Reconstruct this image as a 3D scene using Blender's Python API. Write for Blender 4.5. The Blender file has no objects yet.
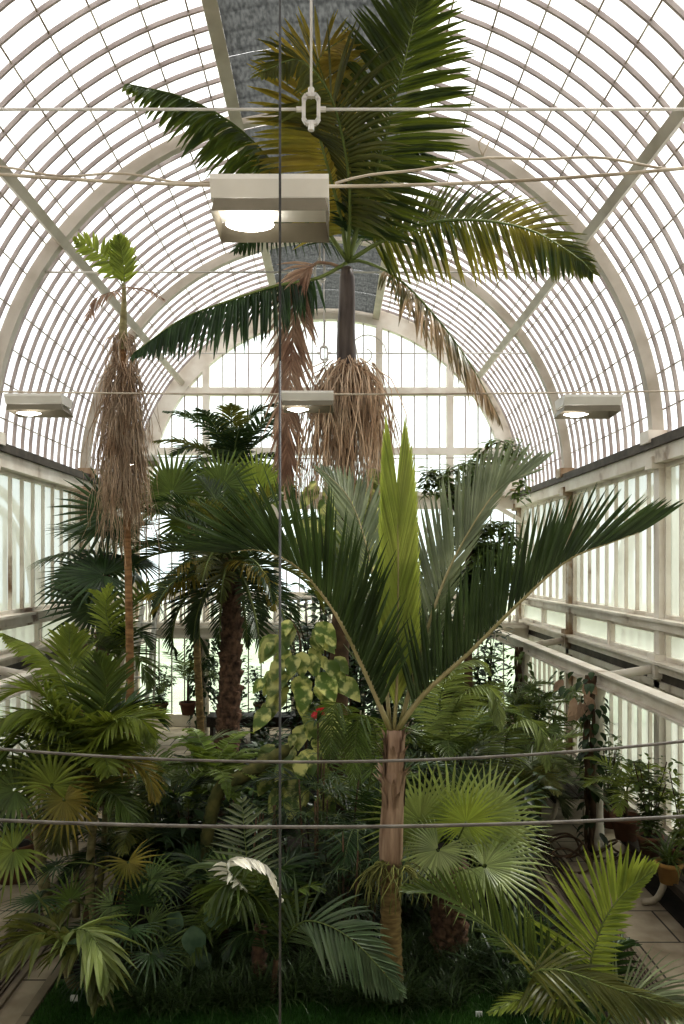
import bpy, math, random
from mathutils import Vector, Matrix
R = random.Random(7)
V = Vector
PI = math.pi
COL = bpy.context.scene.collection
H, F, CX, CY = 4.15, 800.0, 335.0, 565.0          # eye height, focal length in px, vanishing point

def pt(px, py, d):
    "a point of the place, d metres in front of the camera"
    return V(((px - CX) * d / F, d, H - (py - CY) * d / F))

def gx(px, d):
    return (px - CX) * d / F

# ------------------------------------------------------------------ materials
def new_mat(name):
    m = bpy.data.materials.new(name); m.use_nodes = True
    nt = m.node_tree; nt.nodes.clear()
    out = nt.nodes.new('ShaderNodeOutputMaterial')
    return m, nt, out

def N(nt, t, **kw):
    n = nt.nodes.new(t)
    for k, v in kw.items():
        if k in n.inputs: n.inputs[k].default_value = v
        else: setattr(n, k, v)
    return n

def ramp(nt, fac, stops):
    r = nt.nodes.new('ShaderNodeValToRGB')
    els = r.color_ramp.elements
    while len(els) < len(stops): els.new(0.5)
    for e, (p, c) in zip(els, stops): e.position = p; e.color = (*c, 1)
    nt.links.new(fac, r.inputs['Fac'])
    return r.outputs['Color']

def leaf_mat(name, c1, c2, trans=None, tw=0.3, rough=0.36, scale=3.0, spec=0.38, sharp=(0.35, 0.65)):
    m, nt, out = new_mat(name)
    tc = N(nt, 'ShaderNodeTexCoord')
    no = N(nt, 'ShaderNodeTexNoise', Scale=scale, Detail=3.0)
    nt.links.new(tc.outputs['Object'], no.inputs['Vector'])
    col = ramp(nt, no.outputs['Fac'], [(sharp[0], c1), (sharp[1], c2)])
    oi = N(nt, 'ShaderNodeObjectInfo')
    hs = N(nt, 'ShaderNodeHueSaturation')
    mr = N(nt, 'ShaderNodeMapRange'); mr.inputs['To Min'].default_value = 0.8; mr.inputs['To Max'].default_value = 1.25
    nt.links.new(oi.outputs['Random'], mr.inputs['Value'])
    ge = N(nt, 'ShaderNodeNewGeometry')
    m2 = N(nt, 'ShaderNodeMapRange'); m2.inputs['To Min'].default_value = 0.68; m2.inputs['To Max'].default_value = 1.5
    nt.links.new(ge.outputs['Random Per Island'], m2.inputs['Value'])
    mu = N(nt, 'ShaderNodeMath', operation='MULTIPLY'); nt.links.new(mr.outputs['Result'], mu.inputs[0]); nt.links.new(m2.outputs['Result'], mu.inputs[1])
    nt.links.new(mu.outputs[0], hs.inputs['Value']); nt.links.new(col, hs.inputs['Color'])
    hs.inputs['Saturation'].default_value = 0.94
    b = N(nt, 'ShaderNodeBsdfPrincipled', Roughness=rough)
    b.inputs['Specular IOR Level'].default_value = spec
    nt.links.new(hs.outputs['Color'], b.inputs['Base Color'])
    tr = N(nt, 'ShaderNodeBsdfTranslucent')
    if trans is None: trans = tuple(min(1, x * 2.2) for x in c2)
    tr.inputs['Color'].default_value = (*trans, 1)
    mx = N(nt, 'ShaderNodeMixShader'); mx.inputs['Fac'].default_value = tw
    nt.links.new(b.outputs[0], mx.inputs[1]); nt.links.new(tr.outputs[0], mx.inputs[2])
    nt.links.new(mx.outputs[0], out.inputs['Surface'])
    return m

def solid_mat(name, stops, rough=0.6, scale=4.0, metal=0.0, bump=0.0, stretch=(1, 1, 1), spec=0.4, detail=4.0):
    m, nt, out = new_mat(name)
    tc = N(nt, 'ShaderNodeTexCoord'); mp = N(nt, 'ShaderNodeMapping'); mp.inputs['Scale'].default_value = stretch
    no = N(nt, 'ShaderNodeTexNoise', Scale=scale, Detail=detail)
    nt.links.new(tc.outputs['Object'], mp.inputs['Vector']); nt.links.new(mp.outputs[0], no.inputs['Vector'])
    b = N(nt, 'ShaderNodeBsdfPrincipled', Roughness=rough, Metallic=metal)
    b.inputs['Specular IOR Level'].default_value = spec
    nt.links.new(ramp(nt, no.outputs['Fac'], stops), b.inputs['Base Color'])
    if bump:
        bp = N(nt, 'ShaderNodeBump', Strength=bump, Distance=0.02)
        nt.links.new(no.outputs['Fac'], bp.inputs['Height']); nt.links.new(bp.outputs[0], b.inputs['Normal'])
    nt.links.new(b.outputs[0], out.inputs['Surface'])
    return m

def emit_mat(name, c, s):
    m, nt, out = new_mat(name)
    e = N(nt, 'ShaderNodeEmission'); e.inputs['Color'].default_value = (*c, 1); e.inputs['Strength'].default_value = s
    nt.links.new(e.outputs[0], out.inputs['Surface'])
    return m

def glass_mat(name, tint, clear, milk, smear=0.5):
    m, nt, out = new_mat(name)
    t = N(nt, 'ShaderNodeBsdfTransparent'); t.inputs['Color'].default_value = (*tint, 1)
    tl = N(nt, 'ShaderNodeBsdfTranslucent'); tl.inputs['Color'].default_value = (*milk, 1)
    df = N(nt, 'ShaderNodeBsdfDiffuse'); df.inputs['Color'].default_value = (*milk, 1)
    gl = N(nt, 'ShaderNodeBsdfGlossy'); gl.inputs['Roughness'].default_value = 0.08
    m1 = N(nt, 'ShaderNodeMixShader'); m1.inputs['Fac'].default_value = 0.35
    nt.links.new(tl.outputs[0], m1.inputs[1]); nt.links.new(df.outputs[0], m1.inputs[2])
    tc = N(nt, 'ShaderNodeTexCoord')
    no = N(nt, 'ShaderNodeTexNoise', Scale=0.9, Detail=5.0)
    nt.links.new(tc.outputs['Object'], no.inputs['Vector'])
    mr = N(nt, 'ShaderNodeMapRange'); mr.inputs['To Min'].default_value = max(0, 1 - clear - smear * 0.3); mr.inputs['To Max'].default_value = min(1, 1 - clear + smear * 0.3)
    nt.links.new(no.outputs['Fac'], mr.inputs['Value'])
    m2 = N(nt, 'ShaderNodeMixShader')
    nt.links.new(mr.outputs[0], m2.inputs['Fac'])
    nt.links.new(t.outputs[0], m2.inputs[1]); nt.links.new(m1.outputs[0], m2.inputs[2])
    m3 = N(nt, 'ShaderNodeMixShader'); m3.inputs['Fac'].default_value = 0.04
    nt.links.new(m2.outputs[0], m3.inputs[1]); nt.links.new(gl.outputs[0], m3.inputs[2])
    nt.links.new(m3.outputs[0], out.inputs['Surface'])
    return m

M = {}
M['white'] = solid_mat('old_white_paint', [(0.27, (0.22, 0.13, 0.07)), (0.38, (0.68, 0.61, 0.52)), (0.6, (0.84, 0.79, 0.71))], 0.55, 1.6, stretch=(1, 1, 1), detail=7)
M['arch'] = solid_mat('cream_iron_paint', [(0.3, (0.42, 0.37, 0.30)), (0.6, (0.56, 0.51, 0.44))], 0.5, 2.0)
M['bar'] = solid_mat('glazing_bar_paint', [(0.3, (0.30, 0.25, 0.23)), (0.65, (0.43, 0.375, 0.345))], 0.6, 3.0)
M['lap'] = solid_mat('pane_lap_putty', [(0.42, (0.30, 0.25, 0.19)), (0.58, (0.72, 0.68, 0.62))], 0.7, 2.3)
M['rust'] = solid_mat('rusty_post_paint', [(0.36, (0.20, 0.11, 0.05)), (0.5, (0.40, 0.30, 0.20)), (0.6, (0.60, 0.54, 0.46))], 0.6, 2.6, detail=8)
M['gutter'] = solid_mat('dark_gutter', [(0.3, (0.05, 0.04, 0.03)), (0.7, (0.11, 0.09, 0.07))], 0.6, 5)
M['roof_glass'] = glass_mat('roof_glass', (0.97, 0.98, 0.98), 0.80, (0.92, 0.92, 0.92), 0.3)
M['wall_glass'] = glass_mat('limewashed_wall_glass', (0.50, 0.53, 0.49), 0.45, (0.70, 0.74, 0.67), 0.9)
M['door_glass'] = glass_mat('end_wall_glass', (0.90, 0.97, 0.92), 0.80, (0.84, 0.9, 0.85), 0.5)
M['shade'] = None
M['galv'] = solid_mat('galvanised_steel', [(0.3, (0.40, 0.39, 0.37)), (0.7, (0.56, 0.55, 0.52))], 0.4, 6, metal=0.3)
M['cable'] = solid_mat('white_rod_paint', [(0.3, (0.55, 0.50, 0.45)), (0.7, (0.75, 0.72, 0.68))], 0.5, 2)
M['steel'] = solid_mat('steel_wire', [(0.3, (0.09, 0.08, 0.07)), (0.7, (0.20, 0.185, 0.16))], 0.45, 8)
M['dark_wire'] = solid_mat('dark_wire', [(0.3, (0.05, 0.05, 0.05)), (0.7, (0.12, 0.12, 0.12))], 0.5, 8)
M['rope'] = solid_mat('tan_cable', [(0.3, (0.30, 0.24, 0.17)), (0.7, (0.62, 0.55, 0.45))], 0.7, 3)
M['lampwhite'] = solid_mat('lamp_housing', [(0.3, (0.66, 0.63, 0.58)), (0.7, (0.76, 0.73, 0.68))], 0.45, 3)
M['reflector'] = solid_mat('lamp_reflector', [(0.3, (0.19, 0.17, 0.13)), (0.7, (0.28, 0.25, 0.20))], 0.4, 3)
M['bulb'] = emit_mat('lamp_light', (1.0, 0.97, 0.90), 9.0)
M['terracotta'] = solid_mat('terracotta', [(0.3, (0.14, 0.060, 0.032)), (0.7, (0.24, 0.115, 0.065))], 0.8, 6, bump=0.2)
M['tanpot'] = solid_mat('ochre_pot', [(0.3, (0.36, 0.20, 0.06)), (0.7, (0.50, 0.30, 0.10))], 0.7, 6)
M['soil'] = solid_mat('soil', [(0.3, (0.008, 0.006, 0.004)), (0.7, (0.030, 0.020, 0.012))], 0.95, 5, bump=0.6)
M['wood'] = solid_mat('dark_bench_wood', [(0.3, (0.025, 0.018, 0.012)), (0.7, (0.07, 0.05, 0.035))], 0.6, 6, stretch=(6, 1, 6))
M['grate'] = solid_mat('brown_grate_metal', [(0.3, (0.09, 0.065, 0.045)), (0.7, (0.18, 0.14, 0.10))], 0.55, 4)
M['kerb'] = solid_mat('kerb_stone', [(0.3, (0.17, 0.14, 0.10)), (0.7, (0.32, 0.27, 0.20))], 0.8, 3, bump=0.3)
M['iron'] = solid_mat('cream_cast_iron', [(0.3, (0.36, 0.30, 0.21)), (0.6, (0.58, 0.52, 0.42))], 0.55, 6)
M['tag'] = solid_mat('plant_tag_white', [(0.3, (0.75, 0.75, 0.72)), (0.7, (0.85, 0.85, 0.82))], 0.5, 4)
# trunks 
M['ringed'] = solid_mat('ringed_trunk', [(0.3, (0.14, 0.09, 0.035)), (0.7, (0.36, 0.26, 0.11))], 0.75, 9, bump=0.4, stretch=(1, 1, 3))
M['shaft'] = solid_mat('pinkish_crownshaft', [(0.3, (0.16, 0.092, 0.055)), (0.7, (0.42, 0.30, 0.215))], 0.6, 3, stretch=(6, 6, 0.7))
M['purple'] = solid_mat('grey_purple_crownshaft', [(0.35, (0.060, 0.042, 0.034)), (0.7, (0.14, 0.11, 0.085))], 0.45, 4, stretch=(3, 3, 0.5))
M['fibre'] = solid_mat('fibrous_trunk', [(0.3, (0.042, 0.024, 0.016)), (0.7, (0.23, 0.135, 0.085))], 0.9, 12, bump=0.7)
M['paletrunk'] = solid_mat('pale_trunk', [(0.3, (0.17, 0.14, 0.06)), (0.7, (0.40, 0.36, 0.19))], 0.7, 7, stretch=(1, 1, 2))
M['brownstem'] = solid_mat('brown_stem', [(0.3, (0.05, 0.028, 0.014)), (0.7, (0.14, 0.085, 0.045))], 0.8, 8)
M['orange_stem'] = solid_mat('orange_trunk', [(0.3, (0.16, 0.08, 0.03)), (0.7, (0.38, 0.22, 0.10))], 0.7, 6, stretch=(1, 1, 4))
M['moss'] = solid_mat('mossy_log', [(0.35, (0.05, 0.06, 0.015)), (0.65, (0.14, 0.13, 0.04))], 0.9, 7, bump=0.6)
M['rachis'] = solid_mat('pale_midrib', [(0.3, (0.24, 0.22, 0.09)), (0.7, (0.46, 0.38, 0.22))], 0.5, 2)
M['rachis_g'] = solid_mat('green_midrib', [(0.3, (0.09, 0.13, 0.03)), (0.7, (0.20, 0.24, 0.07))], 0.5, 2)
# leaves
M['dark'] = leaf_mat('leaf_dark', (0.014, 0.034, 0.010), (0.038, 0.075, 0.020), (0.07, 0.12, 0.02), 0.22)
M['hero'] = leaf_mat('leaf_hero', (0.026, 0.048, 0.014), (0.060, 0.092, 0.030), (0.09, 0.14, 0.03), 0.2, rough=0.38, spec=0.3)
M['canopy'] = leaf_mat('leaf_canopy', (0.020, 0.044, 0.008), (0.060, 0.095, 0.016), (0.16, 0.19, 0.02), 0.3)
M['canopy_y'] = leaf_mat('leaf_canopy_yellowing', (0.022, 0.048, 0.008), (0.24, 0.20, 0.02), (0.30, 0.28, 0.03), 0.32, scale=0.8, sharp=(0.48, 0.62))
M['mid'] = leaf_mat('leaf_mid', (0.046, 0.080, 0.016), (0.108, 0.155, 0.030), (0.20, 0.25, 0.04), 0.28)
M['bright'] = leaf_mat('leaf_bright', (0.105, 0.150, 0.020), (0.235, 0.285, 0.045), (0.40, 0.46, 0.06), 0.32)
M['palefan'] = leaf_mat('leaf_pale_fan', (0.135, 0.178, 0.048), (0.255, 0.300, 0.105), (0.36, 0.42, 0.10), 0.3)
M['glossy'] = leaf_mat('leaf_glossy', (0.055, 0.095, 0.040), (0.125, 0.175, 0.085), (0.16, 0.22, 0.08), 0.22)
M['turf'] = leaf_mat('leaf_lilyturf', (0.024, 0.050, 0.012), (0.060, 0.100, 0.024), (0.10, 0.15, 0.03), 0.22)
M['lime'] = leaf_mat('leaf_lime', (0.27, 0.34, 0.045), (0.46, 0.52, 0.10), (0.60, 0.66, 0.14), 0.35, scale=2)
M['silver'] = leaf_mat('leaf_silver', (0.125, 0.155, 0.080), (0.24, 0.27, 0.155), (0.24, 0.29, 0.13), 0.25)
M['yellow'] = leaf_mat('leaf_yellowing', (0.10, 0.115, 0.015), (0.34, 0.25, 0.035), (0.50, 0.40, 0.05), 0.38, scale=1.6)
M['olive'] = leaf_mat('leaf_olive', (0.055, 0.070, 0.016), (0.13, 0.135, 0.030), (0.26, 0.26, 0.04), 0.32)
M['dead'] = leaf_mat('leaf_dead', (0.26, 0.155, 0.105), (0.50, 0.36, 0.26), (0.52, 0.36, 0.26), 0.28, rough=0.8, spec=0.1)
M['halfdead'] = leaf_mat('leaf_half_dead', (0.045, 0.070, 0.020), (0.34, 0.24, 0.14), (0.40, 0.30, 0.16), 0.3, scale=1.1, sharp=(0.42, 0.55))
M['strand'] = leaf_mat('dry_strands', (0.40, 0.27, 0.17), (0.66, 0.52, 0.38), (0.6, 0.45, 0.32), 0.2, rough=0.85, spec=0.1)
M['greenstrand'] = leaf_mat('green_strands', (0.14, 0.15, 0.030), (0.30, 0.30, 0.08), (0.30, 0.30, 0.06), 0.15, rough=0.7)
M['paleleaf'] = leaf_mat('leaf_bleached', (0.66, 0.64, 0.55), (0.82, 0.80, 0.72), (0.7, 0.7, 0.6), 0.2)
M['pothos'] = leaf_mat('leaf_variegated', (0.080, 0.150, 0.025), (0.68, 0.66, 0.24), (0.46, 0.52, 0.12), 0.3, scale=9, sharp=(0.44, 0.58))
M['red'] = leaf_mat('petal_red', (0.55, 0.02, 0.03), (0.75, 0.05, 0.05), (0.8, 0.05, 0.05), 0.2)
M['bluegreen'] = leaf_mat('leaf_bluegreen', (0.045, 0.085, 0.050), (0.095, 0.150, 0.090), (0.09, 0.15, 0.07), 0.15, scale=8)
M['fern'] = leaf_mat('leaf_fern', (0.085, 0.135, 0.020), (0.180, 0.235, 0.040), (0.30, 0.38, 0.05), 0.3)
M['grass'] = leaf_mat('leaf_lawn', (0.018, 0.065, 0.009), (0.045, 0.120, 0.018), (0.10, 0.25, 0.03), 0.2, scale=2)
M['outside_grass'] = solid_mat('outside_meadow', [(0.3, (0.26, 0.28, 0.20)), (0.7, (0.40, 0.40, 0.32))], 0.9, 0.4)

M['outside_lawn'] = solid_mat('outside_lawn', [(0.3, (0.24, 0.31, 0.19)), (0.7, (0.38, 0.42, 0.31))], 0.9, 0.4)
# shade netting of the roof ridge
m, nt, out = new_mat('shade_net')
tc = N(nt, 'ShaderNodeTexCoord'); no = N(nt, 'ShaderNodeTexNoise', Scale=26.0, Detail=5.0)
mp = N(nt, 'ShaderNodeMapping'); mp.inputs['Scale'].default_value = (1, 0.35, 1)
nt.links.new(tc.outputs['Object'], mp.inputs[0]); nt.links.new(mp.outputs[0], no.inputs['Vector'])
b = N(nt, 'ShaderNodeBsdfTranslucent'); nt.links.new(ramp(nt, no.outputs['Fac'], [(0.35, (0.065, 0.068, 0.066)), (0.62, (0.15, 0.155, 0.15))]), b.inputs['Color'])
d = N(nt, 'ShaderNodeBsdfDiffuse'); d.inputs['Color'].default_value = (0.10, 0.11, 0.115, 1)
mx = N(nt, 'ShaderNodeMixShader'); mx.inputs[0].default_value = 0.4
nt.links.new(b.outputs[0], mx.inputs[1]); nt.links.new(d.outputs[0], mx.inputs[2]); nt.links.new(mx.outputs[0], out.inputs[0])
M['shade'] = m

# stone slabs
m, nt, out = new_mat('stone_paving')
tc = N(nt, 'ShaderNodeTexCoord'); br = N(nt, 'ShaderNodeTexBrick', Scale=1.0)
br.inputs['Color1'].default_value = (0.38, 0.32, 0.235, 1); br.inputs['Color2'].default_value = (0.48, 0.41, 0.31, 1)
br.inputs['Mortar'].default_value = (0.06, 0.05, 0.035, 1)
br.inputs['Mortar Size'].default_value = 0.012; br.inputs['Brick Width'].default_value = 0.95; br.inputs['Row Height'].default_value = 0.8
nt.links.new(tc.outputs['Object'], br.inputs['Vector'])
no = N(nt, 'ShaderNodeTexNoise', Scale=2.2, Detail=6.0); nt.links.new(tc.outputs['Object'], no.inputs['Vector'])
mm = N(nt, 'ShaderNodeMixRGB', blend_type='MULTIPLY'); mm.inputs[0].default_value = 0.75
nt.links.new(br.outputs['Color'], mm.inputs[1]); nt.links.new(ramp(nt, no.outputs['Fac'], [(0.3, (0.35, 0.30, 0.24)), (0.65, (1, 1, 1))]), mm.inputs[2])
b = N(nt, 'ShaderNodeBsdfPrincipled', Roughness=0.75); nt.links.new(mm.outputs[0], b.inputs['Base Color'])
nt.links.new(b.outputs[0], out.inputs[0]); M['slabs'] = m

# ------------------------------------------------------------------ mesh building
ORG = {}
class MB:
    def __init__(s): s.v = []; s.f = []; s.mi = []; s.cur = 0
    def add(s, vs, fs):
        o = len(s.v); s.v.extend(vs)
        for f in fs: s.f.append(tuple(i + o for i in f)); s.mi.append(s.cur)
    def box(s, a, b):
        x0, y0, z0 = a; x1, y1, z1 = b
        s.add([(x0,y0,z0),(x1,y0,z0),(x1,y1,z0),(x0,y1,z0),(x0,y0,z1),(x1,y0,z1),(x1,y1,z1),(x0,y1,z1)],
              [(3,2,1,0),(4,5,6,7),(0,1,5,4),(1,2,6,5),(2,3,7,6),(3,0,4,7)])
    def obox(s, a, b, w, h, up=V((0,0,1))):
        "bar from a to b of width w and height h"
        a, b = V(a), V(b); t = (b - a).normalized()
        sd = t.cross(up)
        if sd.length < 1e-3: sd = t.cross(V((0,1,0)))
        sd.normalize(); n = sd.cross(t)
        vs = []
        for p in (a, b):
            for i, j in ((-1,-1),(1,-1),(1,1),(-1,1)): vs.append(p + sd*(i*w/2) + n*(j*h/2))
        s.add(vs, [(3,2,1,0),(4,5,6,7),(0,1,5,4),(1,2,6,5),(2,3,7,6),(3,0,4,7)])
    def tube(s, pts, rads, k=6, cap=True):
        if not isinstance(rads, (list, tuple)): rads = [rads]*len(pts)
        pts = [V(p) for p in pts]; n = len(pts); vs = []; fs = []
        ref = None
        for i, p in enumerate(pts):
            t = (pts[min(i+1, n-1)] - pts[max(i-1, 0)]).normalized()
            if ref is None:
                ref = t.cross(V((0,0,1)) if abs(t.z) < 0.9 else V((1,0,0))).normalized()
            ref = (ref - t*ref.dot(t)).normalized(); bn = t.cross(ref)
            for j in range(k):
                a = 2*PI*j/k
                vs.append(p + (ref*math.cos(a) + bn*math.sin(a))*rads[i])
        for i in range(n-1):
            for j in range(k):
                fs.append((i*k+j, i*k+(j+1)%k, (i+1)*k+(j+1)%k, (i+1)*k+j))
        if cap:
            fs.append(tuple(range(k-1, -1, -1))); fs.append(tuple((n-1)*k+j for j in range(k)))
        s.add(vs, fs)
    def lathe(s, c, prof, k=20):
        "prof: (radius, z) pairs about the vertical through c"
        vs = []; fs = []; n = len(prof)
        for r, z in prof:
            for j in range(k):
                a = 2*PI*j/k; vs.append((c[0]+r*math.cos(a), c[1]+r*math.sin(a), c[2]+z))
        for i in range(n-1):
            for j in range(k): fs.append((i*k+j, i*k+(j+1)%k, (i+1)*k+(j+1)%k, (i+1)*k+j))
        fs.append(tuple(range(k-1,-1,-1))); fs.append(tuple((n-1)*k+j for j in range(k)))
        s.add(vs, fs)
    def build(s, name, mats, parent=None, smooth=True, org=None):
        if not isinstance(mats, (list, tuple)): mats = [mats]
        o0 = V(org) if org is not None else (ORG.get(parent.name, V((0,0,0))) if parent else V((0,0,0)))
        me = bpy.data.meshes.new(name)
        me.from_pydata([tuple(V(p) - o0) for p in s.v], [], s.f)
        for m in mats: me.materials.append(M[m] if isinstance(m, str) else m)
        if len(mats) > 1: me.polygons.foreach_set('material_index', s.mi)
        if smooth: me.polygons.foreach_set('use_smooth', [True]*len(s.f))
        me.update()
        o = bpy.data.objects.new(name, me); COL.objects.link(o)
        if parent: o.parent = parent; ORG[o.name] = o0
        else: o.location = o0; ORG[o.name] = o0
        return o

def tag(o, label, cat, group=None, kind=None):
    if label: o['label'] = label
    if cat: o['category'] = cat
    if group: o['group'] = group
    if kind: o['kind'] = kind
    return o

def thing(name, label, cat, loc, group=None):
    o = bpy.data.objects.new(name, None); COL.objects.link(o)
    o.location = loc; o.empty_display_size = 0.2; ORG[o.name] = V(loc)
    return tag(o, label, cat, group)

def struct(mb, name, mats, parent=None, smooth=False, org=None):
    o = mb.build(name, mats, parent, smooth, org)
    if not parent: o['kind'] = 'structure'
    return o

def dup(root, loc, rz, sc, label=None, group=None):
    r = root.copy(); COL.objects.link(r); r.location = loc; r.rotation_euler = (0, 0, rz); r.scale = (sc, sc, sc)
    if label: r['label'] = label
    if group: r['group'] = group
    for ch in list(root.children):
        c = ch.copy(); COL.objects.link(c); c.parent = r
        for g in list(ch.children):
            d = g.copy(); COL.objects.link(d); d.parent = c
    return r

def spline(ctrl, n):
    "n+1 points evenly along a Catmull-Rom curve through ctrl"
    P = [V(p) for p in ctrl]
    P = [P[0]*2 - P[1]] + P + [P[-1]*2 - P[-2]]
    fine = []
    for i in range(1, len(P)-2):
        a, b, c, d = P[i-1], P[i], P[i+1], P[i+2]
        for k in range(12):
            t = k/12
            fine.append(0.5*((2*b) + (c-a)*t + (2*a-5*b+4*c-d)*t*t + (3*b-a-3*c+d)*t**3))
    fine.append(P[-2])
    L = [0]
    for i in range(1, len(fine)): L.append(L[-1] + (fine[i]-fine[i-1]).length)
    out = []; j = 0
    for i in range(n+1):
        s = L[-1]*i/n
        while j < len(L)-2 and L[j+1] < s: j += 1
        u = (s-L[j])/max(1e-9, L[j+1]-L[j])
        out.append(fine[j].lerp(fine[j+1], min(1, u)))
    return out

def arc_pts(base, az, el, bend, length, n=6, power=1.4):
    "control points of a frond that leaves base at elevation el (deg) and bends down by bend (deg)"
    p = V(base); pts = [p.copy()]; st = length/n
    for i in range(n):
        e = math.radians(el - bend*((i+0.5)/n)**power)
        p = p + V((math.cos(az)*math.cos(e), math.sin(az)*math.cos(e), math.sin(e)))*st
        pts.append(p.copy())
    return pts

ROWS = ((0, .45), (.22, .95), (.5, 1.0), (.78, .62), (1, .06))
def leaflet(mb, p, d, t, L, W, droop, rows=ROWS):
    d = d.normalized(); q = V(p); vs = []; last = 0
    for s, w in rows:
        dd = (d + V((0,0,-droop*s**1.3))).normalized()
        q = q + dd*(L*(s-last)); last = s
        wd = t - dd*t.dot(dd)
        if wd.length < 1e-4: wd = dd.cross(V((0,0,1)))
        wd.normalize(); up = wd.cross(dd)
        if up.z < 0: up = -up
        hw = W*w/2
        vs += [q - wd*hw, q - up*(hw*.55), q + wd*hw]
    fs = []
    for i in range(len(rows)-1):
        b = 3*i; fs += [(b, b+1, b+4, b+3), (b+1, b+2, b+5, b+4)]
    mb.add(vs, fs)

def frond(ctrl, n=34, L=0.5, W=0.035, a0=70, a1=25, v=25, droop=0.5, r=0.012, bare=0.15, up=None, jit=0.12,
          prof=None, sides=(1, -1), rnd=None, lside=(1, 1)):
    "feather frond: returns (leaflets, midrib) builders"
    rnd = rnd or R
    lf, rb = MB(), MB()
    pts = spline(ctrl, 40)
    rb.tube(pts[::2], [r*(1 - 0.85*i/20) for i in range(21)], 5)
    upv = V(up) if up is not None else V((0,0,1))
    prof = prof or (lambda u: 0.45 + 0.75*math.sin(PI*min(1, u*0.92 + 0.12))**0.8 - 0.25*u)
    lastS = None
    for i in range(n):
        u = (i + 0.5)/n
        s = bare + (1-bare)*u
        x = s*40; j = min(39, int(x)); p = pts[j].lerp(pts[j+1], x-j)
        t = (pts[min(40, j+2)] - pts[max(0, j-1)]).normalized()
        S = t.cross(upv)
        if S.length < 0.15 and lastS is not None: S = lastS
        S = (S - t*S.dot(t)).normalized(); lastS = S
        Nn = S.cross(t)
        a = math.radians(a0 + (a1-a0)*u**1.2)
        for sd in sides:
            aa = a*(1 + rnd.uniform(-jit, jit)); vv = math.radians(v + rnd.uniform(-8, 8)*(jit/0.12))
            d = t*math.cos(aa) + (S*sd*math.cos(vv) + Nn*math.sin(vv))*math.sin(aa)
            l = L*prof(u)*rnd.uniform(1-jit, 1+jit)*(lside[0] if sd > 0 else lside[1])
            leaflet(lf, p + t*rnd.uniform(-.01, .01), d, t, l, W*rnd.uniform(.85, 1.1), droop*rnd.uniform(.7, 1.3))
    return lf, rb

def put_frond(parent, ctrl, mat, rib='rachis_g', label=None, split=False, **kw):
    lf, rb = frond(ctrl, **kw)
    if split:
        o = lf.build('frond', mat, parent, False)
        rb.build('midrib', rib, o)
    else:
        lf.cur = 1; o0 = len(lf.v)
        lf.add(rb.v, rb.f); o = lf.build('frond', [mat, rib], parent, False)
    if label: o['label'] = label
    return o

def fan_into(mb, hub, ax, nrm, Rr, nseg=28, span=300, join=0.5, droop=0.25, pleat=0.10, rnd=None):
    rnd = rnd or R
    ax = V(ax).normalized(); nrm = V(nrm); nrm = (nrm - ax*nrm.dot(ax)).normalized(); sd = ax.cross(nrm)
    da = math.radians(span)/nseg
    for k in range(nseg):
        a = (k + 0.5 - nseg/2)*da
        l = Rr*(0.72 + 0.28*math.cos(a*0.55))*rnd.uniform(.93, 1.05)
        d = ax*math.cos(a) + sd*math.sin(a); w = sd*math.cos(a) - ax*math.sin(a)
        ht = math.tan(da/2)*1.02
        vs = []
        tipd = rnd.uniform(.6, 1.4)*droop
        for s in (0.04, join*0.55, join, (1+join)/2, 1.0):
            if s <= join: hw = s*l*ht
            else: hw = join*l*ht*(1 - (s-join)/(1-join))**0.75 + 0.001
            c = V(hub) + d*(s*l) + nrm*(0.10*l*s*(1-s)) + V((0,0,-1))*(tipd*l*max(0, s-0.35)**2)
            vs += [c - w*hw, c + nrm*(pleat*hw*3.2), c + w*hw]
        fs = []
        for i in range(4):
            b = 3*i
            fs += [(b, b+1, b+4, b+3), (b+1, b+2, b+5, b+4)]
        mb.add(vs, fs)

def put_fan(parent, ctrl, Rr, mat, nrm=None, axis=None, rib='rachis_g', pet=0.010, label=None, **kw):
    "fan leaf on a petiole that runs along ctrl"
    mb = MB(); pts = spline(ctrl, 12)
    t = (pts[-1] - pts[-2]).normalized()
    ax = V(axis).normalized() if axis is not None else t
    if nrm is None:
        sd = ax.cross(V((0,0,1)))
        if sd.length < .1: sd = V((1,0,0))
        nrm = sd.cross(ax)
    fan_into(mb, pts[-1], ax, nrm, Rr, **kw)
    mb.cur = 1
    mb.tube(pts, [pet*(1.3 - 0.6*i/12) for i in range(13)], 5)
    o = mb.build('fan_leaf', [mat, rib], parent, False)
    if label: o['label'] = label
    return o

def trunk_into(mb, ctrl, r0, r1, ring=0.0, step=0.06, k=12, stubs=0, rnd=None, flare=0.0):
    rnd = rnd or R
    L = sum((V(ctrl[i+1]) - V(ctrl[i])).length for i in range(len(ctrl)-1))
    n = max(6, int(L/step)); pts = spline(ctrl, n)
    rads = []
    for i in range(n+1):
        u = i/n; r = r0 + (r1-r0)*u + flare*max(0, 1-u*6)**2
        rads.append(r*(1 + (ring if i % 2 else -ring)))
    mb.tube(pts, rads, k)
    for q in range(stubs):
        u = (q + rnd.random())/stubs; i = min(n-1, int(u*n)); p = pts[i]
        t = (pts[i+1] - pts[i]).normalized(); a = q*2.399
        e1 = t.cross(V((1,0,0.01))).normalized(); e2 = t.cross(e1)
        o = e1*math.cos(a) + e2*math.sin(a); w = t.cross(o)
        r = rads[i]; hw = r*0.42; hl = r*rnd.uniform(.9, 1.4)
        b0 = p + o*(r*0.85)
        tip = b0 + o*(r*rnd.uniform(.25, .5)) + t*hl
        mb.add([b0 - w*hw, b0 + w*hw, tip + w*hw*.6, tip - w*hw*.6, b0 + t*hl*1.1 - w*hw*.5, b0 + t*hl*1.1 + w*hw*.5],
               [(0,1,2,3), (3,2,5,4), (0,3,4), (1,5,2)])

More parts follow.
